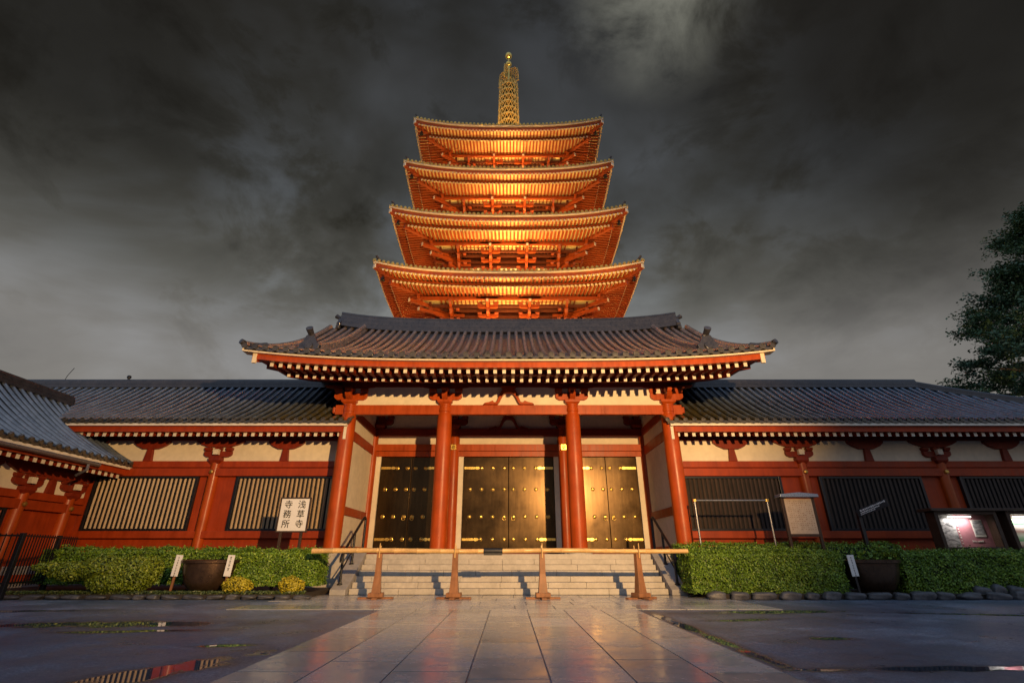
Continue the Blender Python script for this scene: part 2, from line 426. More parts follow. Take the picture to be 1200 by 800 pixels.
# leaves as many small folded faces
def leaf_object(name, m, parent, pts, nrm, size, core=None, tone=None):
    pts = np.asarray(pts, float); n = len(pts)
    org = np.zeros(3); p = parent
    while p is not None: org += np.array(p.location); p = p.parent
    nn = nrm + rng.normal(0, .65, (n, 3)); nn /= np.linalg.norm(nn, axis=1)[:, None] + 1e-9
    t = rng.normal(0, 1, (n, 3)); t -= nn * (t*nn).sum(1)[:, None]; t /= np.linalg.norm(t, axis=1)[:, None] + 1e-9
    b = np.cross(nn, t); s = size * rng.uniform(.6, 1.35, (n, 1))
    q = np.stack([pts - t*s, pts - b*s*.55 + nn*s*.12, pts + t*s, pts + b*s*.55 + nn*s*.12], 1).reshape(-1, 3) - org
    me = bpy.data.meshes.new(name)
    cv = []; cf = []
    if core is not None: cv = (np.array(core.v).reshape(-1, 3) - org).tolist(); cf = core.f
    off = len(cv)
    me.vertices.add(off + 4*n)
    allv = np.concatenate([np.array(cv).reshape(-1, 3), q]) if off else q
    me.vertices.foreach_set('co', allv.ravel())
    loops = [i for f in cf for i in f]
    lt = np.concatenate([np.array(loops, dtype=np.int32), off + np.arange(4*n, dtype=np.int32)]) if off else np.arange(4*n, dtype=np.int32)
    tot = np.concatenate([np.array([len(f) for f in cf], dtype=np.int32), np.full(n, 4, np.int32)]) if off else np.full(n, 4, np.int32)
    me.loops.add(len(lt)); me.loops.foreach_set('vertex_index', lt)
    me.polygons.add(len(tot)); st = np.concatenate([[0], np.cumsum(tot)[:-1]]).astype(np.int32)
    me.polygons.foreach_set('loop_start', st)
    me.update(calc_edges=True); me.validate()
    me.materials.append(m)
    if core is not None:
        me.materials.append(M['core'])
        me.polygons.foreach_set('material_index', np.concatenate([np.ones(len(cf), np.int32), np.zeros(n, np.int32)]))
    rv_ = rng.uniform(0, 1, n)
    if tone is not None: rv_ = np.clip(rv_*.45+tone*.75-.1, 0, 1)
    add_rnd(me, np.concatenate([np.zeros(len(cf)), rv_]))
    o = bpy.data.objects.new(name, me); COL.objects.link(o)
    if parent is not None: o.parent = parent
    return o

# ================================================================== GROUND
g = MB(); g.add([(-400,-200,-.012),(400,-200,-.012),(400,600,-.012),(-400,600,-.012)], [(0,1,2,3)])
tag(g.build('ground', M['asphalt']), kind='structure')
def slabs(name, rows):
    mb = MB(); vals = []
    for (x0, x1, y0, y1) in rows:
        j = .010; z = rng.uniform(-.0015, .0015)
        k = len(mb.f); t = [rng.uniform(-.001, .001) for _ in range(4)]
        mb.hexa([(x0+j,y0+j,-.03),(x1-j,y0+j,-.03),(x1-j,y1-j,-.03),(x0+j,y1-j,-.03)],
                [(x0+j,y0+j,z+t[0]),(x1-j,y0+j,z+t[1]),(x1-j,y1-j,z+t[2]),(x0+j,y1-j,z+t[3])])
        vals += [rng.uniform(0, 1)] * (len(mb.f)-k)
    o = mb.build(name, M['paving']); add_rnd(o.data, vals); tag(o, kind='structure'); return o
rows = []
cw = 5.92/7
for i in range(7):
    y = -4 + (i % 2)*.55
    while y < 12.85:
        L = random.choice((1.1, 1.15, 1.2)); y1 = min(y+L, 12.88)
        if 12.88-y1 < .4: y1 = 12.88
        rows.append((-2.96+i*cw, -2.96+(i+1)*cw, y, y1)); y = y1
slabs('paved_walkway', rows)
rows = []
for j in range(4):
    x = -6.6 + (j % 2)*.5
    while x < 6.2:
        x1 = min(x+random.choice((.95, 1.05, 1.2)), 6.4); rows.append((x, x1, 12.88+j*1.09, 12.88+(j+1)*1.09)); x = x1
slabs('paved_forecourt', rows)
for sx, nm in ((-1, 'planting_bed'), (1, 'planting_bed')):
    b = MB(); x0, x1 = (5.85, 34) if sx > 0 else (-34, -5.95)
    b.box(x0, x1, 15.75, 27, -.3, .12)
    tag(b.build(nm, M['soil']), kind='structure')

# ================================================================== ROOF KIT
def smooth_curve(prof, n):  # sample function over 0..1
    return [prof(i/n) for i in range(n+1)]

def cover_row(mb, pts, r, up=(0,0,1), n=5):
    """half round cover tile following pts; section spans the side direction"""
    pts = [Vector(p) for p in pts]; rings = []
    for i, p in enumerate(pts):
        d = (pts[min(i+1, len(pts)-1)] - pts[max(i-1, 0)]).normalized()
        x = d.cross(Vector(up)).normalized(); y = x.cross(d).normalized()
        rings.append([p + x*r*math.cos(math.pi*j/n) + y*r*(math.sin(math.pi*j/n)*1.05 - .12) for j in range(n+1)])
    mb.loft(rings, closed=False, caps=False)
def disc(mb, c, nrm, r, t=.05, n=10):
    c = Vector(c); nrm = Vector(nrm).normalized()
    mb.tube([c - nrm*t, c, c + nrm*.001], [r, r, r*.82], n)

def oni(mb, M4, s=1.0):
    """ridge-end ornament: shield with curled shoulders, round nose and a horn tile"""
    mb.M = M4
    o = [(-.42,0),(-.46,.16),(-.36,.24),(-.40,.36),(-.28,.46),(-.16,.72),(0,.86),(.16,.72),(.28,.46),(.40,.36),(.36,.24),(.46,.16),(.42,0)]
    mb.prism([(x*s, z*s) for x, z in o], -.10*s, .10*s)
    mb.lathe([(.001, -.0), (.13*s, .0), (.16*s, .05*s), (.09*s, .1*s), (.001, .1*s)], (0, 0, 0)) if False else None
    mb.tube([(0, .1*s, .30*s), (0, -.18*s, .30*s)], [.2*s, .15*s], 10)
    mb.tube([(0, .25*s, .74*s), (0, -.02*s, .80*s), (0, -.20*s, .88*s), (0, -.30*s, .95*s)], [.10*s, .11*s, .12*s, .14*s], 10)
    mb.M = None

# ================================================================== GATE
GX = 9.62                                     # half width of gate roof
EY, RY = 16.3, 23.8                           # eave and ridge distance
def glift(x): return .38*(abs(x)/GX)**3.2
def gz(y, x=0):
    s = (min(y, 2*RY-y) - EY)/(RY-EY)
    return 7.74 + 4.41*(.56*s + .44*s*s) + glift(x)*(1-.35*s)
gate = thing('temple_gate', 'vermilion temple gate with dark tiled roof and gold studded doors above the stone steps', 'gate', (0, 19.6, 0))
# platform
mb = MB(); mb.box(-7.2, 7.2, 19.14, 29.5, 0, 1.19); mb.build('platform', M['stone'], gate, bevel=.02)
# columns
for ci, (cx_, cyy) in enumerate([(-6.58, 19.6), (-2.63, 19.6), (2.63, 19.6), (6.58, 19.6), (-2.63, 23.62), (2.63, 23.62)]):
    c = MB(); r = .31 if cyy < 20 else .27
    c.lathe([(r*.98, 1.24), (r, 2.2), (r, 4.5), (r*.96, 6.3), (r*.88, 6.46), (r*.80, 6.47), (r*.80, 6.54), (r*.88, 6.55), (r*.86, 6.70), (r*.80, 6.71), (r*.80, 6.78), (r*.84, 6.79), (r*.84, 6.86)], (cx_, cyy, 0), 32)
    col = c.build('column', M['red'], gate, smooth='auto')
    s = MB(); s.lathe([(r+.16, 1.19), (r+.16, 1.23), (r+.05, 1.27)], (cx_, cyy, 0), 24); s.build('base_stone', M['stone'], col, smooth='auto')
# tie beams
mb = MB(); mb.box(-7.15, 7.15, 19.48, 19.72, 6.44, 6.84); mb.build('tie_beam', M['red'], gate, bevel=.015)
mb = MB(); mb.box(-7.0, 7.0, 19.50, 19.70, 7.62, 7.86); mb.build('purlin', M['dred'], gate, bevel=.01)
mb = MB(); mb.box(-6.7, 6.7, 19.56, 19.64, 6.83, 7.63); mb.build('frieze_panel', M['plaster'], gate)
mb = MB()
for sx in (-1, 1): mb.box(sx*7.15, sx*7.28, 19.52, 19.68, 6.50, 6.78)
mb.build('beam_nose', M['red'], gate, bevel=.05)

def hijiki(mb, L, h, y0, y1, zc, fr):
    """bracket arm with rounded-up ends"""
    o = [(-L/2, zc+h), (-L/2, zc+h*.45), (-L/2+.06, zc+h*.2), (-L/2+.16, zc), (L/2-.16, zc), (L/2-.06, zc+h*.2), (L/2, zc+h*.45), (L/2, zc+h)]
    mb.prism(o, y0, y1, fr)
def block(mb, x, y, z, a, b, h, fr):
    vs = []
    for r, zz in ((a, z), (a, z)): pass
    A = a/2; B = b/2
    pts = [fr(x-A, y-A, z), fr(x+A, y-A, z), fr(x+A, y+A, z), fr(x-A, y+A, z)]
    md = [fr(x-B, y-B, z+h*.5), fr(x+B, y-B, z+h*.5), fr(x+B, y+B, z+h*.5), fr(x-B, y+B, z+h*.5)]
    tp = [fr(x-B, y-B, z+h), fr(x+B, y-B, z+h), fr(x+B, y+B, z+h), fr(x-B, y+B, z+h)]
    mb.loft([pts, md, tp])
def gate_bracket(cx_, y, z0, m, parent, s=1.0, nose=True, boat=2.3, name='bracket_set'):
    fr = lambda a, b, c: (cx_ + a*s, y + b*s, z0 + c*s)
    mb = MB()
    block(mb, 0, 0, .04, .40, .62, .20, fr)
    hijiki(mb, 1.36, .28, -.16, .16, .24, fr)
    for q in (-.54, 0, .54): block(mb, q, 0, .525, .22, .31, .22, fr)
    if nose:
        o = [(.3, .24), (.3, .51), (-.52, .51), (-.60, .43), (-.50, .33), (-.36, .24)]
        mb.prism(o, -.11, .11, lambda a, b, c: fr(b, a, c))
        block(mb, 0, -.4, .52, .2, .28, .15, fr)
    k = mb.build(name, m, parent, bevel=.012*s)
    b2 = MB(); L = boat
    o = [(-L/2, .90), (-L/2, .86), (-L/2+.25, .80), (-L/2+.55, .765), (L/2-.55, .765), (L/2-.25, .80), (L/2, .86), (L/2, .90)]
    b2.prism(o, -.12, .12, fr); b2.build('boat_arm', M['dred'], k)
    return k
for cx_ in (-6.58, -2.63, 2.63, 6.58):
    gate_bracket(cx_, 19.6, 6.80, M['red'], gate)
# frog-leg struts
def frog(cx_, y, z0, s, m, parent, t=.09):
    L = [(-1.05,0),(-.98,.06),(-.80,.10),(-.66,.16),(-.60,.09),(-.50,.10),(-.40,.34),(-.30,.58),(-.16,.70)]
    outer = L + [(-x, z) for x, z in reversed(L)]
    I = [(-.46,0),(-.38,.10),(-.30,.28),(-.20,.44),(-.10,.50)]
    inner = [(x, z) for x, z in reversed([(-x, z) for x, z in I[::-1]])]
    rt = [(-x, z) for x, z in I][::-1]
    o = outer + [(.46,0)] + [(.38,.10),(.30,.28),(.20,.44),(.10,.50),(-.10,.50),(-.20,.44),(-.30,.28),(-.38,.10),(-.46,0)]
    mb = MB(); mb.prism([(x, z) for x, z in o], -t, t, lambda a, b, c: (cx_+a*s, y+b, z0+c*s))
    mb.box(cx_-.3*s, cx_+.3*s, y-t*.8, y+t*.8, z0+.70*s, z0+.80*s)
    return mb.build('frog_leg_strut', m, parent, bevel=.01)
frog(0, 19.46, 6.842, 1.0, M['red'], gate)
# door wall at 23.8
mb = MB(); Y = 23.62
mb.box(-6.6, 6.6, Y+.10, Y+.22, 6.06, 9.3); mb.build('upper_wall_panel', M['plaster'], gate)
mb = MB(); mb.box(-6.6, 6.6, Y-.14, Y+.14, 6.46, 6.80); mb.build('tie_beam', M['dred'], gate, bevel=.012)
mb = MB(); mb.box(-6.6, 6.6, Y-.20, Y+.16, 5.72, 6.04); mb.box(-6.6, 6.6, Y-.16, Y+.14, 5.46, 5.71); mb.build('lintel', M['red'], gate, bevel=.012)
mb = MB(); mb.box(-6.6, 6.6, Y-.12, Y+.3, 1.19, 1.42); mb.build('threshold', M['dred'], gate)
frog(0, Y-.02, 6.80, .95, M['dred'], gate)
for cx_ in (-6.3, -2.63, 2.63, 6.3): gate_bracket(cx_, Y, 6.80, M['dred'], gate, .9, False, 1.5)
for cx_ in (-2.63, 2.63):
    mb = MB(); mb.box(cx_-.13, cx_+.13, Y-.31, Y-.275, 5.75, 6.01); c0 = (cx_, Y-.31, 5.88)
    mb.tube([(cx_, Y-.30, 5.88), (cx_, Y-.34, 5.88), (cx_, Y-.36, 5.88)], [.08, .07, .03], 12); mb.build('nail_cover', M['gold'], gate, bevel=.006)
def door_pair(x0, x1, nb):
    # white jambs
    for a_, b_ in ((x0-.24, x0-.005), (x1+.005, x1+.24)):
        jb = MB(); jb.box(a_, b_, Y-.10, Y+.12, 1.42, 5.46); jb.build('door_jamb', M['plaster'], gate, bevel=.008)
    xm = (x0+x1)/2
    for (a, b, hinge) in ((x0, xm-.008, -1), (xm+.008, x1, 1)):
        d = MB(); d.box(a, b, Y-.02, Y+.08, 1.43, 5.455)
        # raised frame strip along the meeting edge
        e = xm-.10 if hinge < 0 else xm+.10
        d.box(min(e, xm-.01*hinge if hinge > 0 else xm-.01), max(e, xm+.01), Y-.035, Y-.02, 1.46, 5.44) if False else None
        dr = d.build('door_leaf', M['door'], gate, bevel=.012)
        W = b-a
        for ri, z in enumerate((4.94, 3.97, 2.76, 1.80)):
            for k in range(nb):
                t = (k+.62)/nb if hinge < 0 else 1-(k+.62)/nb
                x = a + W*t
                if ri in (0, 3) and k == 0:
                    continue
                s = MB(); s.M = Matrix.Translation((x, Y-.02, z)) @ Matrix.Rotation(R(90), 4, 'X')
                s.lathe([(.086, 0), (.086, .012), (.066, .02), (.058, .05), (.035, .075), (.001, .08)], (0,0,0), 16)
                s.build('boss', M['gold'], dr, smooth='auto')
                if ri == 2 and k == nb-1:
                    q = MB(); q.tube([(x+.075*math.cos(t2), Y-.085, z-.07+.085*math.sin(t2)) for t2 in [i*2*math.pi/16 for i in range(17)]], .013, 6)
                    q.build('ring_pull', M['gold'], dr, smooth=True)
            if ri in (0, 3):
                x_ = a if hinge < 0 else b; sg = 1 if hinge < 0 else -1; L = W*1.45/nb
                s = MB(); o = [(0,-.058),(L*.62,-.058),(L*.68,-.035),(L*.74,-.068),(L*.88,-.068),(L,0),(L*.88,.068),(L*.74,.068),(L*.68,.035),(L*.62,.058),(0,.058)]
                s.prism(o, Y-.045, Y-.018, lambda p, q, r_: (x_+sg*(p+.03), q, z+r_)); s.build('hinge_strap', M['gold'], dr, bevel=.006)
door_pair(-6.08, -3.14, 3); door_pair(-2.14, 2.14, 4); door_pair(3.14, 6.08, 3)
# porch side walls
for sx in (-1, 1):
    X = sx*6.58
    mb = MB(); mb.box(X-.07, X+.07, 19.85, 23.6, 1.30, 6.46); mb.box(X-.06, X+.06, 19.7, 23.7, 6.8, 8.3); mb.build('side_wall', M['plaster'], gate)
    for z0, z1 in ((6.44, 6.80), (5.52, 5.92), (2.60, 2.92), (1.25, 1.48)):
        mb = MB(); mb.box(X-.12, X+.12, 19.75, 23.7, z0, z1); mb.build('side_beam', M['redw'], gate, bevel=.01)
    mb = MB(); mb.lathe([(.2, 1.2), (.2, 6.46)], (sx*6.52, 23.55, 0), 20); mb.build('column', M['red'], gate, smooth='auto')
    # gable wall behind the barge boards
    mb = MB(); o = [(19.7, 8.28), (27.9, 8.28), (27.9, gz(27.9)-.55), (23.8, gz(23.8)-.6), (19.7, gz(19.7)-.55)]
    mb.prism(o, sx*6.64, sx*6.56, lambda a, b, c: (b, a, c)); mb.build('gable_wall', M['plaster'], gate)
# rear wall (closes the hall)
mb = MB(); mb.box(-6.6, 6.6, 27.7, 27.9, 1.19, 8.3); mb.build('rear_wall', M['redw'], gate)

# roof of the gate
def gable_roof(parent, X0, X1, EY, RY, zf, rowsp, rr, tmat, pmat, thick=.14, hipx=None, hipl=7.4, fr=lambda x, y, z: (x, y, z), nseg=12, rear=True):
    """front slope, rear slope; zf(y, x) gives the surface; hipx: x where the ridge ends in a hip"""
    surf = MB(); ends_l = []; tiles_l = []
    nx = max(8, int((X1-X0)/1.2))
    def ytop(x):
        if hipx is None or x <= hipx: return RY
        return RY - (RY-EY)*min(1, (x-hipx)/hipl)
    for side in ((0, 1) if rear else (0,)):
        tl = MB(); ends = MB(); ends_l.append(ends); tiles_l.append(tl)
        yy = (lambda y: y) if side == 0 else (lambda y: 2*RY-y)
        top = [[fr(X0+(X1-X0)*i/nx, yy(EY+(ytop(X0+(X1-X0)*i/nx)-EY)*j/nseg), zf(EY+(ytop(X0+(X1-X0)*i/nx)-EY)*j/nseg, X0+(X1-X0)*i/nx)) for j in range(nseg+1)] for i in range(nx+1)]
        bot = [[fr(X0+(X1-X0)*i/nx, yy(EY+(ytop(X0+(X1-X0)*i/nx)-EY)*j/nseg), zf(EY+(ytop(X0+(X1-X0)*i/nx)-EY)*j/nseg, X0+(X1-X0)*i/nx)-thick) for j in range(nseg+1)] for i in range(nx+1)]
        rings = [t + b[::-1] for t, b in zip(top, bot)]
        surf.loft(rings, closed=True, caps=True)
        n = int(round((X1-X0)/rowsp)); sp = (X1-X0)/n
        for k in range(n+1):
            x = X0 + sp*k; yt = ytop(x)
            if yt-EY < .3: continue
            ns = max(3, int(nseg*(yt-EY)/(RY-EY)))
            jx = random.uniform(-.012, .012); jz = random.uniform(-.008, .010); ph = random.uniform(0, 6)
            pts = [fr(x+jx+.006*math.sin(ph+j), yy(EY-.05+(yt-EY+.05)*j/ns), zf(EY+(yt-EY)*j/ns, x)+.03+jz+.005*math.sin(ph*2+j*1.7)) for j in range(ns+1)]
            if side == 1: pts = pts[::-1]
            cover_row(tl, pts, rr)
            c = Vector(fr(x, yy(EY-.05), zf(EY, x)+.035)); nr = Vector(fr(x, yy(EY-1), 0)) - Vector(fr(x, yy(EY), 0))
            disc(ends, c, nr, rr*1.12, .06)
            if k < n:   # hanging lip of the pan tile
                a = []; m_ = 6
                for j in range(m_+1):
                    u = j/m_; dzz = -.075*math.sin(math.pi*u)
                    xx = x+sp*u; z0 = zf(EY, xx)
                    a.append((xx, z0+.03+dzz, z0-.05+dzz*1.15))
                vs = [fr(q[0], yy(EY-.03), q[1]) for q in a] + [fr(q[0], yy(EY-.03), q[2]) for q in a] + [fr(q[0], yy(EY+.04), q[1]) for q in a] + [fr(q[0], yy(EY+.04), q[2]) for q in a]
                m1 = m_+1
                fs = [(j, j+1, j+1+m1, j+m1) for j in range(m_)] + [(2*m1+j, 2*m1+j+1, 3*m1+j+1, 3*m1+j) for j in range(m_)] + [(j, j+1, 2*m1+j+1, 2*m1+j) for j in range(m_)] + [(m1+j, m1+j+1, 3*m1+j+1, 3*m1+j) for j in range(m_)]
                ends.add(vs, fs)
    r0 = surf.build('roof', pmat, parent, smooth='auto')
    for tl in tiles_l: tl.build('cover_tiles', tmat, r0, smooth='auto')
    for e_ in ends_l: e_.build('eave_tiles', M['etile'], r0, smooth='auto')
    return r0
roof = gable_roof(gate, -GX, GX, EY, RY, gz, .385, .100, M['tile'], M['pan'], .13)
def ridge_strip(mb, pts, wd, layers, lh, cap, sidev):
    """stacked ridge tiles along pts"""
    sidev = Vector(sidev)
    for L in range(layers):
        ww = wd*(1 - .10*L) + (.05 if L % 2 == 0 else 0)
        rings = []
        for p in pts:
            p = Vector(p); a = p + Vector((0,0,L*lh)); 
            rings.append([a - sidev*ww/2, a + sidev*ww/2, a + sidev*ww/2 + Vector((0,0,lh*.97)), a - sidev*ww/2 + Vector((0,0,lh*.97))])
        mb.loft(rings)
    rings = []
    for p in pts:
        a = Vector(p) + Vector((0,0,layers*lh))
        rings.append([a + sidev*cap*math.cos(math.pi*j/6) + Vector((0,0,cap*math.sin(math.pi*j/6))) for j in range(7)])
    mb.loft(rings)
mb = MB()
def rup(x): return .42*(abs(x)/9.1)**4
ridge_strip(mb, [(x, RY, 12.05+rup(x)) for x in [(-9.1+18.2*i/24) for i in range(25)]], .44, 6, .125, .13, (0,1,0))
rp = mb.build('main_ridge', M['ridge'], roof)
for sx in (-1, 1):
    mb = MB(); oni(mb, Matrix.Translation((sx*9.12, RY, 12.2)) @ Matrix.Rotation(R(90*sx), 4, 'Z') @ Matrix.Scale(.95, 4)); mb.build('ridge_end_tile', M['ridge'], roof, bevel=.02)
    mb = MB(); X = sx*7.78
    pts = [(X, 17.6+(RY-17.75)*i/12, gz(17.6+(RY-17.75)*i/12, X)+.02) for i in range(13)]
    ridge_strip(mb, pts, .30, 3, .10, .10, (1,0,0)); mb.build('descending_ridge', M['tile'], roof, smooth='auto')
    mb = MB(); oni(mb, Matrix.Translation((X, 17.5, gz(17.5, X)-.08)) @ Matrix.Scale(1.05, 4)); mb.build('ridge_end_tile', M['ridge'], roof, bevel=.02)
    # corner tiles at the eave tip
    mb = MB(); zt = gz(EY, GX)
    mb.tube([(sx*9.3, 17.2, gz(17.2, GX)+.10), (sx*9.55, 16.7, zt+.13), (sx*9.66, 16.40, zt+.12), (sx*9.76, 16.22, zt+.17)], [.12, .13, .12, .10], 10)
    mb.build('corner_tile', M['ridge'], roof, smooth='auto')
    # verge tiles down the gable edge
    mb = MB()
    cover_row(mb, [(sx*(GX+.02), EY-.05+(RY-EY+.05)*i/14, gz(EY+(RY-EY)*i/14, GX)+.08) for i in range(15)], .12)
    for i in range(24):
        y = EY+.15+i*.31; disc(mb, (sx*(GX+.12), y, gz(y, GX)-.02), (sx, 0, 0), .09, .16)
    mb.build('verge_tiles', M['tile'], roof, smooth='auto')

# eave timbers
def curve_board(mb, y0, y1, za, zb, X=9.6, n=26, zfun=glift, fr=lambda x, y, z: (x, y, z), X0=None):
    X0 = -X if X0 is None else X0
    rings = []
    for i in range(n+1):
        x = X0+(X-X0)*i/n; l = zfun(x)
        rings.append([fr(x, y0, za+l), fr(x, y1, za+l), fr(x, y1, zb+l), fr(x, y0, zb+l)])
    mb.loft(rings)
mb = MB(); curve_board(mb, 16.30, 16.70, 7.555, 7.665, 9.68); mb.build('eave_strip', M['cream'], roof)
mb = MB(); curve_board(mb, 16.46, 16.66, 7.35, 7.552, 9.35); mb.build('eave_fascia', M['red'], roof)
mb = MB(); curve_board(mb, 17.30, 17.48, 7.37, 7.50, 9.0); mb.build('inner_fascia', M['dred'], roof)
mb = MB()
rings = []
for i in range(27):
    x = -9.3+18.6*i/26; l = glift(x)
    rings.append([(x, 16.62, 7.41+l), (x, 17.5, 7.56+l*.8), (x, 17.52, 7.42+l*.8), (x, 19.6, 8.12+l*.3), (x, 23.8, 9.35), (x, 23.8, 9.4), (x, 19.6, 8.2+l*.3), (x, 16.62, 7.66+l)])
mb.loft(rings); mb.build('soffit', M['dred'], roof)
n = 53
for k in range(n+1):
    x = -8.7+17.4*k/n; l = glift(x)
    mb = MB(); mb.bar((x, 16.72, 7.285+l), (x, 18.3, 7.47+l*.8), .125, .15); mb.mi = 1; mb.box(x-.063, x+.063, 16.700, 16.722, 7.210+l, 7.355+l)
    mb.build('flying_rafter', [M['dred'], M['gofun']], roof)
    if abs(x) < 8.45:
        mb = MB(); mb.bar((x, 17.50, 7.22+l*.85), (x, 19.6, 7.92+l*.3), .125, .16); mb.bar((x, 19.6, 7.92+l*.3), (x, 23.7, 9.25), .125, .16)
        mb.mi = 1; mb.box(x-.058, x+.058, 17.478, 17.500, 7.15+l*.85, 7.28+l*.85)
        mb.build('base_rafter', [M['dred'], M['gofun']], roof)
for sx in (-1, 1):   # barge boards following the roof
    mb = MB(); X = sx*9.25
    ys = [16.52+(RY-16.52)*i/16 for i in range(17)]
    ys2 = ys + [2*RY-y for y in ys[::-1][1:]]
    mb.loft([[(X-.06, y, gz(y, GX)-.60), (X+.06, y, gz(y, GX)-.60), (X+.06, y, gz(y, GX)-.15), (X-.06, y, gz(y, GX)-.15)] for y in ys2]); mb.build('barge_board', M['redw'], roof)
    mb = MB(); mb.box(X-.075, X+.075, 16.43, 16.515, gz(16.52, GX)-.66, gz(16.52, GX)-.17); mb.build('barge_board_end', M['cream'], roof, bevel=.01)
    mb = MB(); zr = gz(RY, GX)-.7
    mb.prism([(-.3, 0), (-.22, -.5), (0, -.72), (.22, -.5), (.3, 0)], X+sx*.07, X+sx*.12, lambda a, b, c: (b, RY+a, zr+c)); mb.build('gable_pendant', M['redw'], roof)
    mb = MB()
    for y in (19.6, 23.8, 28.0): mb.box(min(sx*6.6, sx*9.1), max(sx*6.6, sx*9.1), y-.12, y+.12, gz(y)-.75-.02, gz(y)-.5)
    mb.build('gable_purlin', M['dred'], roof)

# ================================================================== STEPS
st = thing('stone_steps', 'wide pale granite stairway of low steps leading up to the gate', 'steps', (0, 17.4, 0))
rise = 1.19/7; tr = .29; y = 17.4
for i in range(7):
    mb = MB(); y1 = y+tr if i < 6 else 19.138
    x = -5.1 - (i % 3)*.3
    while x < 5.1:
        x1 = min(x+1.35+.25*math.sin(i*2.3+x), 5.1); xa = max(x, -5.1)
        if 5.1-x1 < .4: x1 = 5.1
        mb.box(xa+.003, x1-.003, y+random.uniform(0, .003), y1+.28 if i < 6 else y1, i*rise+.001, (i+1)*rise-.001*(i < 6)); x = x1
    mb.build('step', M['stone'], st, bevel=.010); y += tr
for sx in (-1, 1):
    mb = MB(); o = [(17.1, 0), (17.1, .16), (17.35, .26), (19.05, 1.24), (19.13, 1.24), (19.13, 0)]
    mb.prism(o, min(sx*5.12, sx*5.62), max(sx*5.12, sx*5.62), lambda a, b, c: (b, a, c)); mb.build('cheek_wall', M['base'], st, bevel=.015)
def handrail(sx, label):
    h = thing('handrail', label, 'handrail', (sx*5.42, 17.5, 0), 'handrails beside the steps'); X = sx*5.42
    def p(y): return .30+(y-17.4)*.56
    mb = MB(); r_ = .046
    mb.tube([(X, 17.25, .95), (X, 17.22, 1.05), (X, 17.30, 1.16), (X, 17.45, 1.27), (X, 19.35, 2.42), (X, 19.5, 2.46), (X, 19.62, 2.38), (X, 19.62, 1.2)], r_, 10)
    mb.build('top_rail', M['blackm'], h, smooth='auto')
    mb = MB(); mb.tube([(X, 17.5, .75), (X, 18.5, 1.38)], .022, 8)
    mb.build('lower_rail', M['blackm'], h, smooth='auto')
    for y_, zb in ((17.42, .30), (18.45, .88)):
        mb = MB(); top = 1.27+(y_-17.45)*.605
        mb.tube([(X, y_, zb), (X, y_, top)], .042, 10); mb.lathe([(.09, 0), (.09, .03), (.05, .05), (.045, .10)], (X, y_, zb-.02), 14)
        mb.build('post', M['blackm'], h, smooth='auto')
handrail(-1, 'black iron handrail on the left cheek of the stone steps, beside the leafy hedge end')
handrail(1, 'black iron handrail on the right cheek of the stone steps, nearest the boxy hedge')

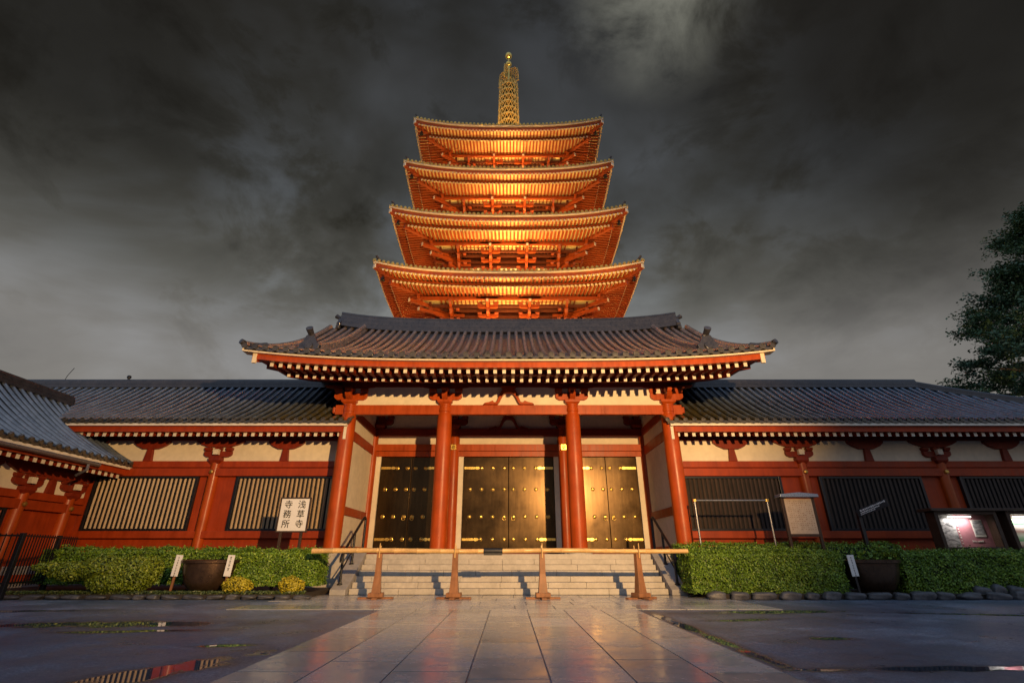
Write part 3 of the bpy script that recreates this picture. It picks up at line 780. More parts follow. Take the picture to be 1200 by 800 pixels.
# ================================================================== WINGS
EW, WW, RW = 19.15, 20.8, 22.9
def wz(y, x=0):
    s = (y-EW)/(RW-EW); return 6.10 + 2.62*(.72*s+.28*s*s)
def wing(root, X0, X1, fr, posts, wins, slat, hipx=None, roofX0=None, roofX1=None, dz=0, plinth=True, bracket_end=True):
    rx0 = X0 if roofX0 is None else roofX0; rx1 = X1 if roofX1 is None else roofX1
    f = lambda x, y, z: fr(x, y, z+dz)
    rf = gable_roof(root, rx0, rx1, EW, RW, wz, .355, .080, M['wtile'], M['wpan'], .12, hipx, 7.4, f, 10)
    def fb(mb, x0, x1, y0, y1, z0, z1):
        mb.hexa([f(x0,y0,z0), f(x1,y0,z0), f(x1,y1,z0), f(x0,y1,z0)], [f(x0,y0,z1), f(x1,y0,z1), f(x1,y1,z1), f(x0,y1,z1)])
    # ridge
    mb = MB(); e = rx1 if hipx is None else hipx
    sv = Vector(f(0,1,0))-Vector(f(0,0,0))
    ridge_strip(mb, [f(rx0+(e-rx0)*i/20, RW, wz(RW)-.05) for i in range(21)], .36, 4, .09, .11, sv); mb.build('ridge', M['ridge'], rf)
    if hipx is not None:
        mb = MB(); pts = [f(hipx+7.4*t, RW-(RW-EW)*t, wz(RW-(RW-EW)*t)-.04) for t in [i/12 for i in range(13)]]
        ridge_strip(mb, pts, .32, 3, .09, .10, Vector((.45, .89, 0))); mb.build('hip_ridge', M['ridge'], rf)
    # eave boards and rafters
    mb = MB(); fb(mb, rx0+.1, rx1-.1, EW-.01, EW+.35, 5.895, 5.985); 
    for xe in (rx0+.12,): fb(mb, xe, xe+.11, EW+.12, EW+.2, 5.38, 5.89) if bracket_end else None
    mb.build('eave_strip', M['gofun'], rf)
    mb = MB(); fb(mb, rx0+.3, rx1-.3, EW+.14, EW+.32, 5.68, 5.893); mb.build('eave_fascia', M['redw'], rf)
    mb = MB(); rings = []
    for x in (rx0+.3, rx1-.3):
        rings.append([f(x, EW+.30, 5.72), f(x, WW+.2, 6.28), f(x, RW, 7.1), f(x, RW, 7.2), f(x, EW+.30, 5.95)])
    mb.loft(rings); mb.build('soffit', M['dred'], rf)
    n = int((rx1-rx0-.6)/.315)
    for k in range(n+1):
        x = rx0+.45+.315*k
        if x > rx1-.35: break
        ra = MB(); ra.bar(f(x, EW+.30, 5.60), f(x, WW+.1, 6.15), .12, .15); ra.mi = 1
        fb(ra, x-.062, x+.062, EW+.278, EW+.300, 5.525, 5.685)
        ra.build('rafter', [M['dred'], M['gofun']], rf)
    # wall
    mb = MB(); fb(mb, X0, X1, WW-.02, WW+.10, .9, 4.6)
    wl = mb.build('wall', M['redw'], root)
    mb = MB(); fb(mb, X0, X1, WW-.03, WW+.09, 4.55, 6.05); mb.build('frieze', M['plaster'], wl)
    mb = MB(); fb(mb, X0, X1, WW-.18, WW+.15, -.1-dz, .95-dz*.9); mb.build('plinth', M['base'], wl, bevel=.02)
    for z0, z1, t in ((4.50, 4.76, .14), (4.14, 4.46, .22), (1.76, 2.03, .22), (1.0, 1.2, .16)):
        mb = MB(); fb(mb, X0, X1, WW-t, WW+.08, z0, z1); mb.build('rail_beam', M['redw'], wl, bevel=.012)
    mb = MB(); fb(mb, X0, X1, WW-.14, WW+.12, 5.62, 5.86); mb.build('purlin', M['dred'], wl)
    for p in posts:
        mb = MB(); c = Vector(f(p, WW-.06, 0)); mb.lathe([(.2, .1+dz*0), (.2, 4.74+dz)], (c.x, c.y, 0), 20); mb.build('post', M['red'], root, smooth='auto')
        k = MB(); g2 = lambda a, b, c_: f(p+a, WW-.06+b, 4.76+c_)
        block(k, 0, 0, -.12, .34, .5, .26, g2); hijiki(k, 1.15, .24, -.11, .11, .16, g2)
        for q in (-.45, .45): block(k, q, 0, .41, .2, .28, .15, g2)
        block(k, 0, 0, .41, .2, .28, .15, g2)
        k2 = k.build('bracket_set', M['dred'], root, bevel=.01)
        k3 = MB(); fb(k3, p-.11, p+.11, WW-.34, WW-.18, 5.0, 5.22); k3.build('beam_end', M['gofun'], k2, bevel=.01)
        k4 = MB(); L = 2.0; o = [(-L/2, .86), (-L/2, .80), (-L/2+.25, .68), (-L/2+.55, .58), (L/2-.55, .58), (L/2-.25, .68), (L/2, .80), (L/2, .86)]
        k4.prism(o, -.10, .10, g2); k4.build('boat_arm', M['dred'], k2)
        nc = MB(); a = Vector(f(p, WW-.27, 4.30)); b_ = Vector(f(p, WW-.33, 4.30)); nc.tube([a, b_, b_+(b_-a)*.3], [.09, .075, .03], 12); nc.build('nail_cover', M['goldp'], root)
    for p in [(a+b)/2 for a, b in zip([6.6 if X0 > 0 else X0]+posts, posts+[posts[-1]+5.8])] if X0 > 0 else [(a+b)/2 for a, b in zip(posts[:-1], posts[1:])]:
        if not (X0 < p < X1): continue
        k = MB(); g2 = lambda a, b, c_: f(p+a, WW-.08+b, 4.76+c_)
        k.prism([(-.17, 0), (-.11, .5), (.11, .5), (.17, 0)], -.08, .08, g2)
        L = 1.5; k.prism([(-L/2, .86), (-L/2, .76), (-L/2+.18, .62), (-L/2+.45, .5), (L/2-.45, .5), (L/2-.18, .62), (L/2, .76), (L/2, .86)], -.1, .1, g2)
        k.build('strut', M['dred'], root, bevel=.01)
    for (a, b) in wins:
        mb = MB(); 
        for q in ((a-.09, a+.02, 2.03, 4.14), (b-.02, b+.09, 2.03, 4.14)): fb(mb, q[0], q[1], WW-.16, WW, q[2], q[3])
        fb(mb, a+.02, b-.02, WW-.16, WW, 2.035, 2.12); fb(mb, a+.02, b-.02, WW-.16, WW, 4.05, 4.135)
        wn = mb.build('window', M['blackm'], root, bevel=.008)
        mb = MB(); fb(mb, a, b, WW-.045, WW-.022, 2.1, 4.08); mb.build('dark_backing', M['void'], wn)  # near-black sheet paints in the shade of the room behind the slats
        sl = MB(); n = int((b-a)/.178); sp = (b-a)/n
        for k in range(n): 
            x = a+sp*(k+.5)+random.uniform(-.004, .004)
            sl.hexa([f(x-.052, WW-.10, 2.115), f(x, WW-.145, 2.115), f(x+.052, WW-.10, 2.115), f(x, WW-.055, 2.115)], [f(x-.052, WW-.10, 4.055), f(x, WW-.145, 4.055), f(x+.052, WW-.10, 4.055), f(x, WW-.055, 4.055)])
        sl.build('slats', slat, wn)
        for u in (.333, .667):
            mb = MB(); x = a+(b-a)*u; fb(mb, x-.014, x+.014, WW-.10, WW-.05, 2.12, 4.05)
            mb.build('mullion', M['blackm'], wn)
    return rf
rw = thing('corridor_wing', 'tile roofed red corridor with dark barred windows behind the lit display cases', 'building', (17, 20.8, 0))
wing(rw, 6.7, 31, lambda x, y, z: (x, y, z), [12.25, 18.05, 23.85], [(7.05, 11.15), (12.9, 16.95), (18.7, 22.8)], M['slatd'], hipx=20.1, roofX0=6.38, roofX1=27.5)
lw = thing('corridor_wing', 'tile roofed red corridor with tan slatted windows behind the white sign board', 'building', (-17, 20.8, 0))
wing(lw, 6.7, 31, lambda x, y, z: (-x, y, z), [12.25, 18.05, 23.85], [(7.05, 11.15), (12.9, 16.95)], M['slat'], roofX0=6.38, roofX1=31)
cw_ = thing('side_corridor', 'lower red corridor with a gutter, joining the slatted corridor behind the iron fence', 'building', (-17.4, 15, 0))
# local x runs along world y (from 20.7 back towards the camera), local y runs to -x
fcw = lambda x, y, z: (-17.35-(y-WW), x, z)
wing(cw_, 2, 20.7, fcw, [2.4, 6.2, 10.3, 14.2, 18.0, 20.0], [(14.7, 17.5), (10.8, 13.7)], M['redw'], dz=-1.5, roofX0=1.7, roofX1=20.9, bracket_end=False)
mb = MB(); mb.tube([(-15.62, 1.7, 4.34), (-15.62, 18.9, 4.30)], .07, 10); mb.tube([(-15.62, 18.4, 4.30), (-15.62, 18.4, 4.05), (-16.0, 18.45, 3.85)], .055, 8)
mb.build('gutter', M['steel'], cw_, smooth='auto')
# small things on the left ridge
tag(MB().tube([(-22.1, 22.9, 8.9), (-22.0, 22.9, 9.35), (-21.8, 22.9, 9.75)], .014, 6).build('antenna', M['blackm']), 'thin slanting black rod standing on the ridge of the left corridor roof', 'antenna')
k = MB(); k.lathe([(.05, 0), (.05, .06), (.09, .08), (.10, .14), (.08, .20), (.03, .22)], (-18.9, 22.9, 9.13), 12)
tag(k.build('roof_knob', M['blackm'], smooth='auto'), 'small dark knob sticking up from the left corridor ridge', 'fitting')

# ================================================================== PAGODA
PC = (0.0, 38.0)
pag = thing('pagoda', 'tall floodlit five storey vermilion pagoda with gilded spire rising behind the gate', 'pagoda', (PC[0], PC[1], 0))
def pagoda():
    W = [9.9, 9.3, 8.81, 8.28, 7.92]; Z = [13.85, 18.95, 24.10, 29.05, 34.05]; B = [4.6, 4.3, 4.0, 3.75, 3.55]
    lifts = [.85]*5
    for lv in range(5):
        w_, ze, b, U = W[lv], Z[lv], B[lv], lifts[lv]
        bn = B[lv+1] if lv < 4 else .5
        zr = Z[lv+1]-3.15 if lv < 4 else ze+4.0
        def lift(u, r): return U*(min(1, abs(u)/w_))**2.8*max(0, (r-b)/(w_-b))
        def ztop(u, r):
            s = (w_-r)/(w_-bn); return ze+.06+(zr-ze-.06)*(.62*s+.38*s*s)+lift(u, r)
        frs = []
        for k in range(4):
            ca, sa = [(1,0),(0,1),(-1,0),(0,-1)][k]
            frs.append((lambda ca, sa: lambda u, r, z: (PC[0]+ca*u+sa*r, PC[1]+sa*u-ca*r, z))(ca, sa))
        surf = MB(); tl = MB(); ed = MB(); fas = MB(); fly = MB(); bas = MB(); caps = MB(); sof = MB(); fa2 = MB(); hip_l = []; rid_l = []
        for k, fr in enumerate(frs):
            n = 24; m = 7
            top = [[fr((w_-(w_-bn)*j/m)*(2*i/n-1), w_-(w_-bn)*j/m, ztop((w_-(w_-bn)*j/m)*(2*i/n-1), w_-(w_-bn)*j/m)) for j in range(m+1)] for i in range(n+1)]
            surf.loft(top, closed=False)
            sp = .32; nt = int(w_/sp)
            for q in range(-nt, nt+1):
                u = q*sp; ri = max(bn, abs(u)+.05)
                if w_-ri > .25:
                    ns = 4 if lv != 99 else 8
                    cover_row(tl, [fr(u, w_+.10-(w_-ri)*j/ns, ztop(u, w_-(w_-ri)*j/ns)+.02) for j in range(ns+1)], .09, n=4)
                zt = ze+.10+lift(u, w_); c = fr(u, w_+.13, zt); nr = Vector(fr(0,1,0))-Vector(fr(0,0,0))
                disc(ed, c, nr, .105, .08, 8)
            def strip(mb, r0, r1, za, zb, ulim=None, n=28, e=0):
                ul = r0 if ulim is None else ulim; rings = []
                for i in range(n+1):
                    t = 2*i/n-1
                    rings.append([fr(t*(r0+e), r0, za+lift(t*w_, w_)*lf(r0)), fr(t*(r1+e), r1, za+lift(t*w_, w_)*lf(r0)), fr(t*(r1+e), r1, zb+lift(t*w_, w_)*lf(r0)), fr(t*(r0+e), r0, zb+lift(t*w_, w_)*lf(r0))])
                mb.loft(rings)
            def lf(r): return max(0, (r-b)/(w_-b))
            strip(ed, w_+.09, w_-.2, ze+.001, ze+.065)
            strip(fas, w_-.09, w_-.26, ze-.30, ze-.072)
            r2 = w_-1.05
            # flying rafters
            rsp = .285; nr_ = int(w_/rsp)
            fs = .15; bs = .17
            zf0 = ze-.385
            def fz(r, u): return zf0+fs*(w_-.1-r)+lift(u, r)
            def bz(r, u): return ze-.62+bs*(r2-r)+lift(u, r)
            for q in range(-nr_, nr_+1):
                u = (q+.5)*rsp
                if abs(u) > w_-.35: continue
                ri = max(r2-.1, abs(u)+.05)
                if w_-.12-ri > .1:
                    fly.bar(fr(u, w_-.14, fz(w_-.14, u)), fr(u, ri, fz(ri, u)), .12, .15)
                    p0 = Vector(fr(u, w_-.14, fz(w_-.14, u))); p1 = Vector(fr(u, w_-.122, fz(w_-.14, u)))
                    caps.bar(p0, p1, .124, .155)
                ri = max(b, abs(u)+.05)
                if abs(u) < r2-.1:
                    fsn = 2
                    bas.bar(fr(u, r2+.12, bz(r2+.12, u)), fr(u, ri, bz(ri, u)), .13, .17)
                    caps.bar(fr(u, r2+.12, bz(r2+.12, u)), fr(u, r2+.137, bz(r2+.12, u)), .134, .175)
            # soffit boards
            def grid(mb, ra, rb, zf, off, n=20, m=3):
                rows = [[fr((ra+(rb-ra)*j/m)*(2*i/n-1), ra+(rb-ra)*j/m, zf(ra+(rb-ra)*j/m, (ra+(rb-ra)*j/m)*(2*i/n-1))+off) for j in range(m+1)] for i in range(n+1)]
                mb.loft(rows, closed=False)
            grid(sof, w_-.15, r2-.1, fz, .08); grid(sof, r2+.02, b-.05, bz, .09)
            # second fascia
            rings = []
            for i in range(25):
                u = (r2+.02)*(2*i/24-1); zz = fz(r2, u)-.075
                rings.append([fr(u, r2+.03, zz-.12), fr(u, r2-.14, zz-.12), fr(u, r2-.14, zz), fr(u, r2+.03, zz)])
            fa2.loft(rings)
            # hip rafter (one per corner)
            for (r_a, zo, hh, wd) in ((w_-.02, -.22, .24, .22),):
                pass
            hips = MB(); c1 = fr(b, b, bz(b, b)-.12); c2 = fr(r2+.1, r2+.1, bz(r2+.1, r2+.1)-.10); hips.bar(c1, c2, .26, .30)
            c3 = fr(w_-.04, w_-.04, fz(w_-.1, w_-.1)+.02); c2b = fr(r2-.2, r2-.2, fz(r2-.2, r2-.2)-.04); hips.bar(c2b, c3, .24, .26); hip_l.append(hips)
            ridg = MB(); rid_l.append(ridg)
            pts = [fr(w_-.25-(w_-.25-bn)*j/8, w_-.25-(w_-.25-bn)*j/8, ztop(w_-.25-(w_-.25-bn)*j/8, w_-.25-(w_-.25-bn)*j/8)) for j in range(9)]
            dg = (Vector(pts[0])-Vector(pts[-1])); dg.z = 0; dg.normalize(); sd_ = Vector((-dg.y, dg.x, 0))
            ridge_strip(ridg, pts[3:], .26, 3, .09, .09, sd_); ridge_strip(ridg, pts[:4], .22, 1, .09, .08, sd_)
            e0 = Vector(pts[0]); e3 = Vector(pts[3])
            ridg.tube([e0 - dg*.3 + Vector((0,0,.14)), e0 + dg*.05 + Vector((0,0,.25)), e0 + dg*.3 + Vector((0,0,.50))], [.10, .10, .08], 8)
            ridg.tube([e3 - dg*.2 + Vector((0,0,.3)), e3 + dg*.12 + Vector((0,0,.46)), e3 + dg*.34 + Vector((0,0,.72))], [.12, .11, .09], 8)
        rf = surf.build('roof', M['pan'], pag, smooth='auto'); tl.build('cover_tiles', M['tile'], rf, smooth='auto')
        ed.build('eave_tiles', M['goldp'], rf); 
        fas.build('eave_fascia', M['pred'], rf); fa2.build('inner_fascia', M['pred'], rf)
        tag(fly.build('flying_rafters', M['pred'], rf), kind='stuff'); tag(bas.build('base_rafters', M['pred'], rf), kind='stuff'); tag(caps.build('rafter_end_caps', M['cream'], rf), kind='stuff')
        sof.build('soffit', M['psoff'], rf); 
        for h_ in rid_l: h_.build('hip_ridge', M['ridge'], rf)
        # gilt line under the tiles
        gl = MB()
        for k, fr in enumerate(frs):
            rings = []
            for i in range(29):
                t = 2*i/28-1; l = lift(t*w_, w_)
                rings.append([fr(t*(w_+.07), w_+.07, ze-.07+l), fr(t*(w_-.2), w_-.2, ze-.07+l), fr(t*(w_-.2), w_-.2, ze+l), fr(t*(w_+.07), w_+.07, ze+l)])
            gl.loft(rings)
        gl.build('eave_strip', M['gofun'], rf)
        for h_ in hip_l: h_.build('hip_rafter', M['pred'], rf)
        for fr in frs:
            c3 = Vector(fr(w_-.0, w_-.0, ze-.36+U)); a = MB(); q = Vector(fr(w_-.05, w_-.05, ze-.36+U))
            a.bar(q, c3+(c3-q)*.3, .25, .27); a.build('hip_rafter_end', M['gofun'], rf)
            q = Vector(fr(w_-.55, w_-.55, ze-.60+U*.85)); bl = MB()
            bl.tube([q, q-Vector((0,0,.18))], .012, 5); bl.lathe([(.03, -.16), (.10, -.20), (.12, -.36), (.16, -.46), (.15, -.47), (.02, -.40)], tuple(q), 12)
            bl.build('wind_bell', M['blackm'], rf, smooth='auto')
        # body
        zb = (Z[lv-1]+1.2) if lv else 5.2
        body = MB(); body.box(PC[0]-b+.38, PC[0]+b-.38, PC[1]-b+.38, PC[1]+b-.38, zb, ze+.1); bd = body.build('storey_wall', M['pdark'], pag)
        pur = MB(); rp_ = w_-2.75; zp = ze-.62+.17*(w_-1.05-rp_)-.10; SO = rp_-b
        for fr in frs:
            x = rp_+.55
            P0 = fr(-x, rp_, zp-.12); P1 = fr(x, rp_, zp-.12); pur.bar(P0, P1, .2, .22)
        pur.build('eave_purlin', M['pred'], bd)
        for m_, dz_ in ((1, .78), (2, .36)):
            tb = MB()
            for fr in frs:
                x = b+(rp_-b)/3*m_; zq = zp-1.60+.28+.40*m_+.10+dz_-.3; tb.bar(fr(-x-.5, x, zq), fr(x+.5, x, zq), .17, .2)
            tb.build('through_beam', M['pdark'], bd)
        zcol = zp-1.60
        step_o = SO/3; zz = [zcol+.28+.40*j for j in range(3)]
        us = [-b, -b*.36, b*.36, b]
        for fr in frs:   # coved ceiling of boards and ribs between the brackets and the purlin
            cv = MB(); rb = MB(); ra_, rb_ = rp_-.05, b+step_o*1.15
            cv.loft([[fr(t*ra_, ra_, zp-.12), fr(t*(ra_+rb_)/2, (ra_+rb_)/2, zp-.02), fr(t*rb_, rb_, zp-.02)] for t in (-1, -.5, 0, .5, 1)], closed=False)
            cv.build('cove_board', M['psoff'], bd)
            q = -ra_+.3
            while q < ra_-.2:
                if abs(q) < rb_: rb.bar(fr(q, ra_, zp-.15), fr(q, rb_, zp-.06), .09, .08)
                q += .30
            rb.build('cove_ribs', M['pred'], bd)
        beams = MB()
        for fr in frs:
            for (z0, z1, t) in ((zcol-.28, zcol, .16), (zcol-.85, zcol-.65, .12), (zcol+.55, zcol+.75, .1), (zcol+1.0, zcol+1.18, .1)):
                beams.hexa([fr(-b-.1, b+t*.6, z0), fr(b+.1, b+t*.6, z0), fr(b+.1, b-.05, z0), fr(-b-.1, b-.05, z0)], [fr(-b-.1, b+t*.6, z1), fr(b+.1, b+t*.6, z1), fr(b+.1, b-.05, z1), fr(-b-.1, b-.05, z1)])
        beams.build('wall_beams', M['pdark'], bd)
        for ki, fr in enumerate(frs):
            for u in us:
                if u < us[-1]:
                    c = fr(u, b, 0); mb = MB(); mb.lathe([(.24, zb), (.24, zcol-.05), (.19, zcol)], (c[0], c[1], 0), 14); mb.build('column', M['pred'], bd, smooth='auto')
                if u == us[0] and ki >= 0: pass
                # bracket set
                if abs(u) == b and u > 0: continue      # corner sets are built once per corner below
                if abs(u) == b: continue
                mb = MB(); g2 = lambda a, o_, z: fr(u+a, b+o_, z)
                block(mb, 0, 0, zcol, .36, .56, .26, g2)
                for j in range(3):
                    o_ = step_o*(j+1)
                    mb.prism([(-.2, zz[j]), (o_-.12, zz[j]), (o_+.08, zz[j]+.1), (o_+.12, zz[j]+.22), (-.2, zz[j]+.22)], -.09, .09, lambda a, b2, c: g2(b2, a, c))
                    oo = step_o*j
                    hijiki(mb, 1.55, .24, oo-.11, oo+.11, zz[j], g2)
                    for q in (-.64, 0, .64): block(mb, q, oo, zz[j]+.24, .22, .31, .15, g2)
                    block(mb, 0, o_, zz[j]+.22, .18, .25, .15, g2)
                hijiki(mb, 1.7, .22, step_o*3-.1, step_o*3+.1, zz[2]+.35, g2)
                bs_ = mb.build('bracket_set', M['pred'], bd)
                t_ = MB(); t_.bar(g2(0, .2, zz[2]+.30), g2(0, SO+.55, zz[1]+.38), .17, .2); t_.build('tail_rafter', M['pred'], bs_)
                t_ = MB(); pa = Vector(g2(0, SO+.55, zz[1]+.38)); dr_ = (pa-Vector(g2(0, .2, zz[2]+.30))).normalized(); t_.bar(pa, pa+dr_*.02, .175, .205); t_.build('rafter_end_cap', M['gofun'], bs_)
            # corner
            mb = MB(); g3 = lambda a, o_, z: fr(b+a, b+o_, z)
            block(mb, 0, 0, zcol, .36, .56, .26, g3)
            for j in range(3):
                o_ = step_o*(j+1)
                mb.bar(g3(-.2, -.2, zz[j]+.11), g3(o_*1.0+.12, o_*1.0+.12, zz[j]+.11), .18, .22)
                block(mb, o_, o_, zz[j]+.22, .2, .28, .15, g3)
                mb.prism([(-.9, zz[j]), (o_-.10, zz[j]), (o_+.08, zz[j]+.22), (-.9, zz[j]+.22)], -.09, .09, lambda a, b2, c: g3(b2, a, c))
                mb.prism([(-.9, zz[j]), (o_-.10, zz[j]), (o_+.08, zz[j]+.22), (-.9, zz[j]+.22)], -.09, .09, lambda a, b2, c: g3(a, b2, c))
                for q in (-.5, 0): block(mb, q, o_, zz[j]+.22, .18, .25, .15, g3); block(mb, o_, q, zz[j]+.22, .18, .25, .15, g3)
                hijiki(mb, 1.5, .2, o_-.08, o_+.08, zz[j]+.36 if j == 2 else zz[j]+.37, g3) if j == 2 else None
            bs_ = mb.build('corner_bracket_set', M['pred'], bd)
            t_ = MB(); pa = Vector(g3(.15, .15, zz[2]+.32)); pb = Vector(g3(SO+.6, SO+.6, zz[1]+.36)); t_.bar(pa, pb, .2, .24)
            pa2 = Vector(g3(.15, .15, zz[1]+.32)); pb2 = Vector(g3(SO, SO, zz[0]+.36)); t_.bar(pa2, pb2, .2, .22); t_.build('tail_rafter', M['pred'], bs_)
            t_ = MB(); d1 = (pb-pa).normalized(); t_.bar(pb, pb+d1*.025, .205, .245); t_.build('rafter_end_cap', M['cream'], bs_); t_ = MB(); d2 = (pb2-pa2).normalized(); t_.bar(pb2, pb2+d2*.025, .205, .225); t_.build('rafter_end_cap', M['gofun'], bs_)
            # struts between columns
            s_ = MB()
            for u in (-b*.68, 0, b*.68): s_.bar(fr(u, b+.02, zcol), fr(u, b+.02, zcol+.5), .14, .1); block(s_, u, 0, zcol+.36, .2, .28, .16, lambda a, o_, z: fr(a, b+.02+o_, z))
            s_.build('wall_struts', M['pred'], bd)
            for u0, u1 in ((-b+.3, -b*.36-.3), (-b*.36+.3, b*.36-.3), (b*.36+.3, b-.3)):
                d_ = MB(); d_.hexa([fr(u0, b+.01, zcol+.03), fr(u1, b+.01, zcol+.03), fr(u1, b-.4, zcol+.03), fr(u0, b-.4, zcol+.03)], [fr(u0, b+.01, zcol+.52), fr(u1, b+.01, zcol+.52), fr(u1, b-.4, zcol+.52), fr(u0, b-.4, zcol+.52)]); d_.build('plaster_panel', M['plaster'], bd)
            d_ = MB(); d_.hexa([fr(-b*.30, b+.0, zb), fr(b*.30, b+.0, zb), fr(b*.30, b-.1, zb), fr(-b*.30, b-.1, zb)], [fr(-b*.30, b+.0, zcol-.85), fr(b*.30, b+.0, zcol-.85), fr(b*.30, b-.1, zcol-.85), fr(-b*.30, b-.1, zcol-.85)]); d_.build('door', M['redw'], bd)
    # base building
    mb = MB(); mb.box(-11, 11, 31, 49, -.1, 5.2); mb.build('base_building', M['base'], pag, bevel=.05)
    # spire
    sp = MB(); zt = 38.2
    sp.box(PC[0]-.9, PC[0]+.9, PC[1]-.9, PC[1]+.9, zt-.6, zt+.5)
    sp.lathe([(.75, zt+.5), (.85, zt+.9), (.6, zt+1.25), (.3, zt+1.35), (.7, zt+1.6), (.75, zt+1.75), (.2, zt+1.8)], (PC[0], PC[1], 0), 20)
    sp.tube([(PC[0], PC[1], zt), (PC[0], PC[1], 52)], [.34, .16], 14)
    s0 = sp.build('spire', M['gold'], pag, smooth='auto')
    for k in range(9):
        z = 40.7+.93*k; r = 1.14-.018*k; g_ = MB()
        g_.lathe([(r-.05, z-.10), (r+.03, z-.10), (r+.03, z+.10), (r-.05, z+.10), (r-.05, z-.10)], (PC[0], PC[1], 0), 28)
        g_.lathe([(.2, z-.16), (.32, z-.1), (.32, z+.1), (.2, z+.16)], (PC[0], PC[1], 0), 14)
        for q in range(8):
            a = q*math.pi/4+.2; g_.bar((PC[0]+.25*math.cos(a), PC[1]+.25*math.sin(a), z), (PC[0]+(r-.03)*math.cos(a), PC[1]+(r-.03)*math.sin(a), z), .1, .09)
        for q in range(16):
            a = q*math.pi/8
            for da in (-1, 1): g_.tube([(PC[0]+r*math.cos(a), PC[1]+r*math.sin(a), z+.08), (PC[0]+(r-.01)*math.cos(a+da*math.pi/16), PC[1]+(r-.01)*math.sin(a+da*math.pi/16), z+.84)], .05, 4)
            g_.tube([(PC[0]+r*math.cos(a), PC[1]+r*math.sin(a), z-.12), (PC[0]+(r+.02)*math.cos(a), PC[1]+(r+.02)*math.sin(a), z-.34)], [.05, .02], 5)
        g_.build('spire_ring', M['goldp'], s0)
    # water-flame finial: four open plates
    fl = MB()
    for q in range(4):
        a = q*math.pi/2+math.pi/4+.35
        ca, sa = math.cos(a), math.sin(a)
        f_ = lambda x, t, z: (PC[0]+ca*x-sa*t, PC[1]+sa*x+ca*t, z)
        for i in range(5):
            for j in range(7):
                x0 = .12+i*.25; z0 = 49.15+j*.31; xm = 1.18-.10*abs(j-2.2)
                if x0+.2 > xm+.1: continue
                th = [(x0+.12+.13*math.cos(t2), z0+.15+.17*math.sin(t2)) for t2 in [m*2*math.pi/8 for m in range(9)]]
                fl.tube([f_(x, 0, z) for x, z in th], .045, 4, False)
        fl.tube([f_(1.12, 0, 49.05), f_(1.18, 0, 49.6), f_(1.14, 0, 50.4), f_(1.05, 0, 51.0), f_(.6, 0, 51.3), f_(.15, 0, 51.35)], .06, 6)
        fl.tube([f_(.1, 0, 49.05), f_(1.25, 0, 49.05)], .06, 6)
    fl.build('flame_finial', M['goldp'], s0)
    bl = MB()
    for z, r in ((52.2, .36), (53.6, .40)):
        bl.lathe([(.03, z-r*1.0)]+[(r*math.cos(t), z+r*math.sin(t)) for t in [R(-80+16*i) for i in range(11)]]+[(.02, z+r*1.25)], (PC[0], PC[1], 0), 18)
    bl.tube([(PC[0], PC[1], 51.3), (PC[0], PC[1], 53.5)], .09, 8)
    bl.build('finial_jewels', M['gold'], s0, smooth='auto')
    # floodlights standing on the roofs, aimed up into the eaves above
    for lv in range(1, 5):
        w_, ze, b = W[lv], Z[lv], B[lv]; wl_ = W[lv-1]
        k = [1.0, 1.0, 1.0, .85, .7][lv]
        for u, e_, r_, zz_ in ((-.8, 130, b+1.3, 3.35), (.8, 130, b+1.3, 3.35), (-2.4, 90, b+1.1, 3.3), (2.4, 90, b+1.1, 3.3), (0, 260, wl_-1.9, 3.9), (-3.9, 80, wl_-1.7, 4.0), (3.9, 80, wl_-1.7, 4.0), (-6.2, 35, wl_-1.5, 4.0), (6.2, 35, wl_-1.5, 4.0)):
            y0 = PC[1]-r_
            area('eave_floodlight', (u, y0, ze-zz_), (u*1.02, y0-(1.6 if r_ < b+2 else .2), ze), e_*k, (1, .53, .14), .4, .25)
        for sx in (-1, 1):
            for yy in (-4.5, 0, 4.5):
                area('eave_floodlight', (sx*(wl_-1.7), PC[1]+yy, ze-4.0), (sx*(wl_-1.2), PC[1]+yy, ze), 60*k, (1, .40, .07), .4, .25)
    for sx in (-1, 1):
        spot('eave_edge_fill', (sx*7.0, 24.3, 13.3), (sx*4.5, 31, 27), 2600, WARM, 75, 1, .2)  # unseen spot added above the gate ridge to light the eave fronts
        spot('ground_floodlight', (sx*19, 34, 3.5), (sx*7, 37, 26), 3500, WARM, 60, 1, .2)
        spot('spire_floodlight', (sx*3.0, 34.6, 38.4), (0, 38, 47.5), 9000, (1, .62, .22), 60, 1, .1)
pagoda()

# ================================================================== BARRIER
def stand():
    root = thing('barrier_stand', 'x', 'barrier stand')
    mb = MB(); mb.loft([[(-.135,-.125,.10),(.135,-.125,.10),(.135,.125,.10),(-.135,.125,.10)], [(-.088,-.08,.65),(.088,-.08,.65),(.088,.08,.65),(-.088,.08,.65)], [(-.075,-.07,1.20),(.075,-.07,1.20),(.075,.07,1.20),(-.075,.07,1.20)]]); mb.build('post', M['wood'], root, bevel=.008)
    mb = MB(); mb.box(-.21, .21, -.19, .19, .05, .16); mb.build('base_block', M['wood'], root, bevel=.01)
    for a, b, c, d in ((-.50, .50, -.08, .08), (-.07, .07, -.42, .42)):
        mb = MB(); mb.box(a, b, c, d, .0 if a == -.5 else .002, .047); mb.build('foot', M['wood'], root, bevel=.008)
    mb = MB(); mb.bar((-.0, -.10, 1.08), (0, -.115, 1.48), .035, .02, w2=.018); mb.bar((0, .10, 1.08), (0, .12, 1.42), .035, .02, w2=.018); mb.build('fork', M['bamboo'], root)
    return root
labs = ['wooden barrier stand under the pole end nearest the leafy hedge and golden shrub',
        'wooden barrier stand between the black tape and the stand nearest the leafy hedge',
        'wooden barrier stand in front of the brightest leaf of the centre door',
        'wooden barrier stand, turned askew, under the pole end beside the boxy hedge']
st0 = stand()
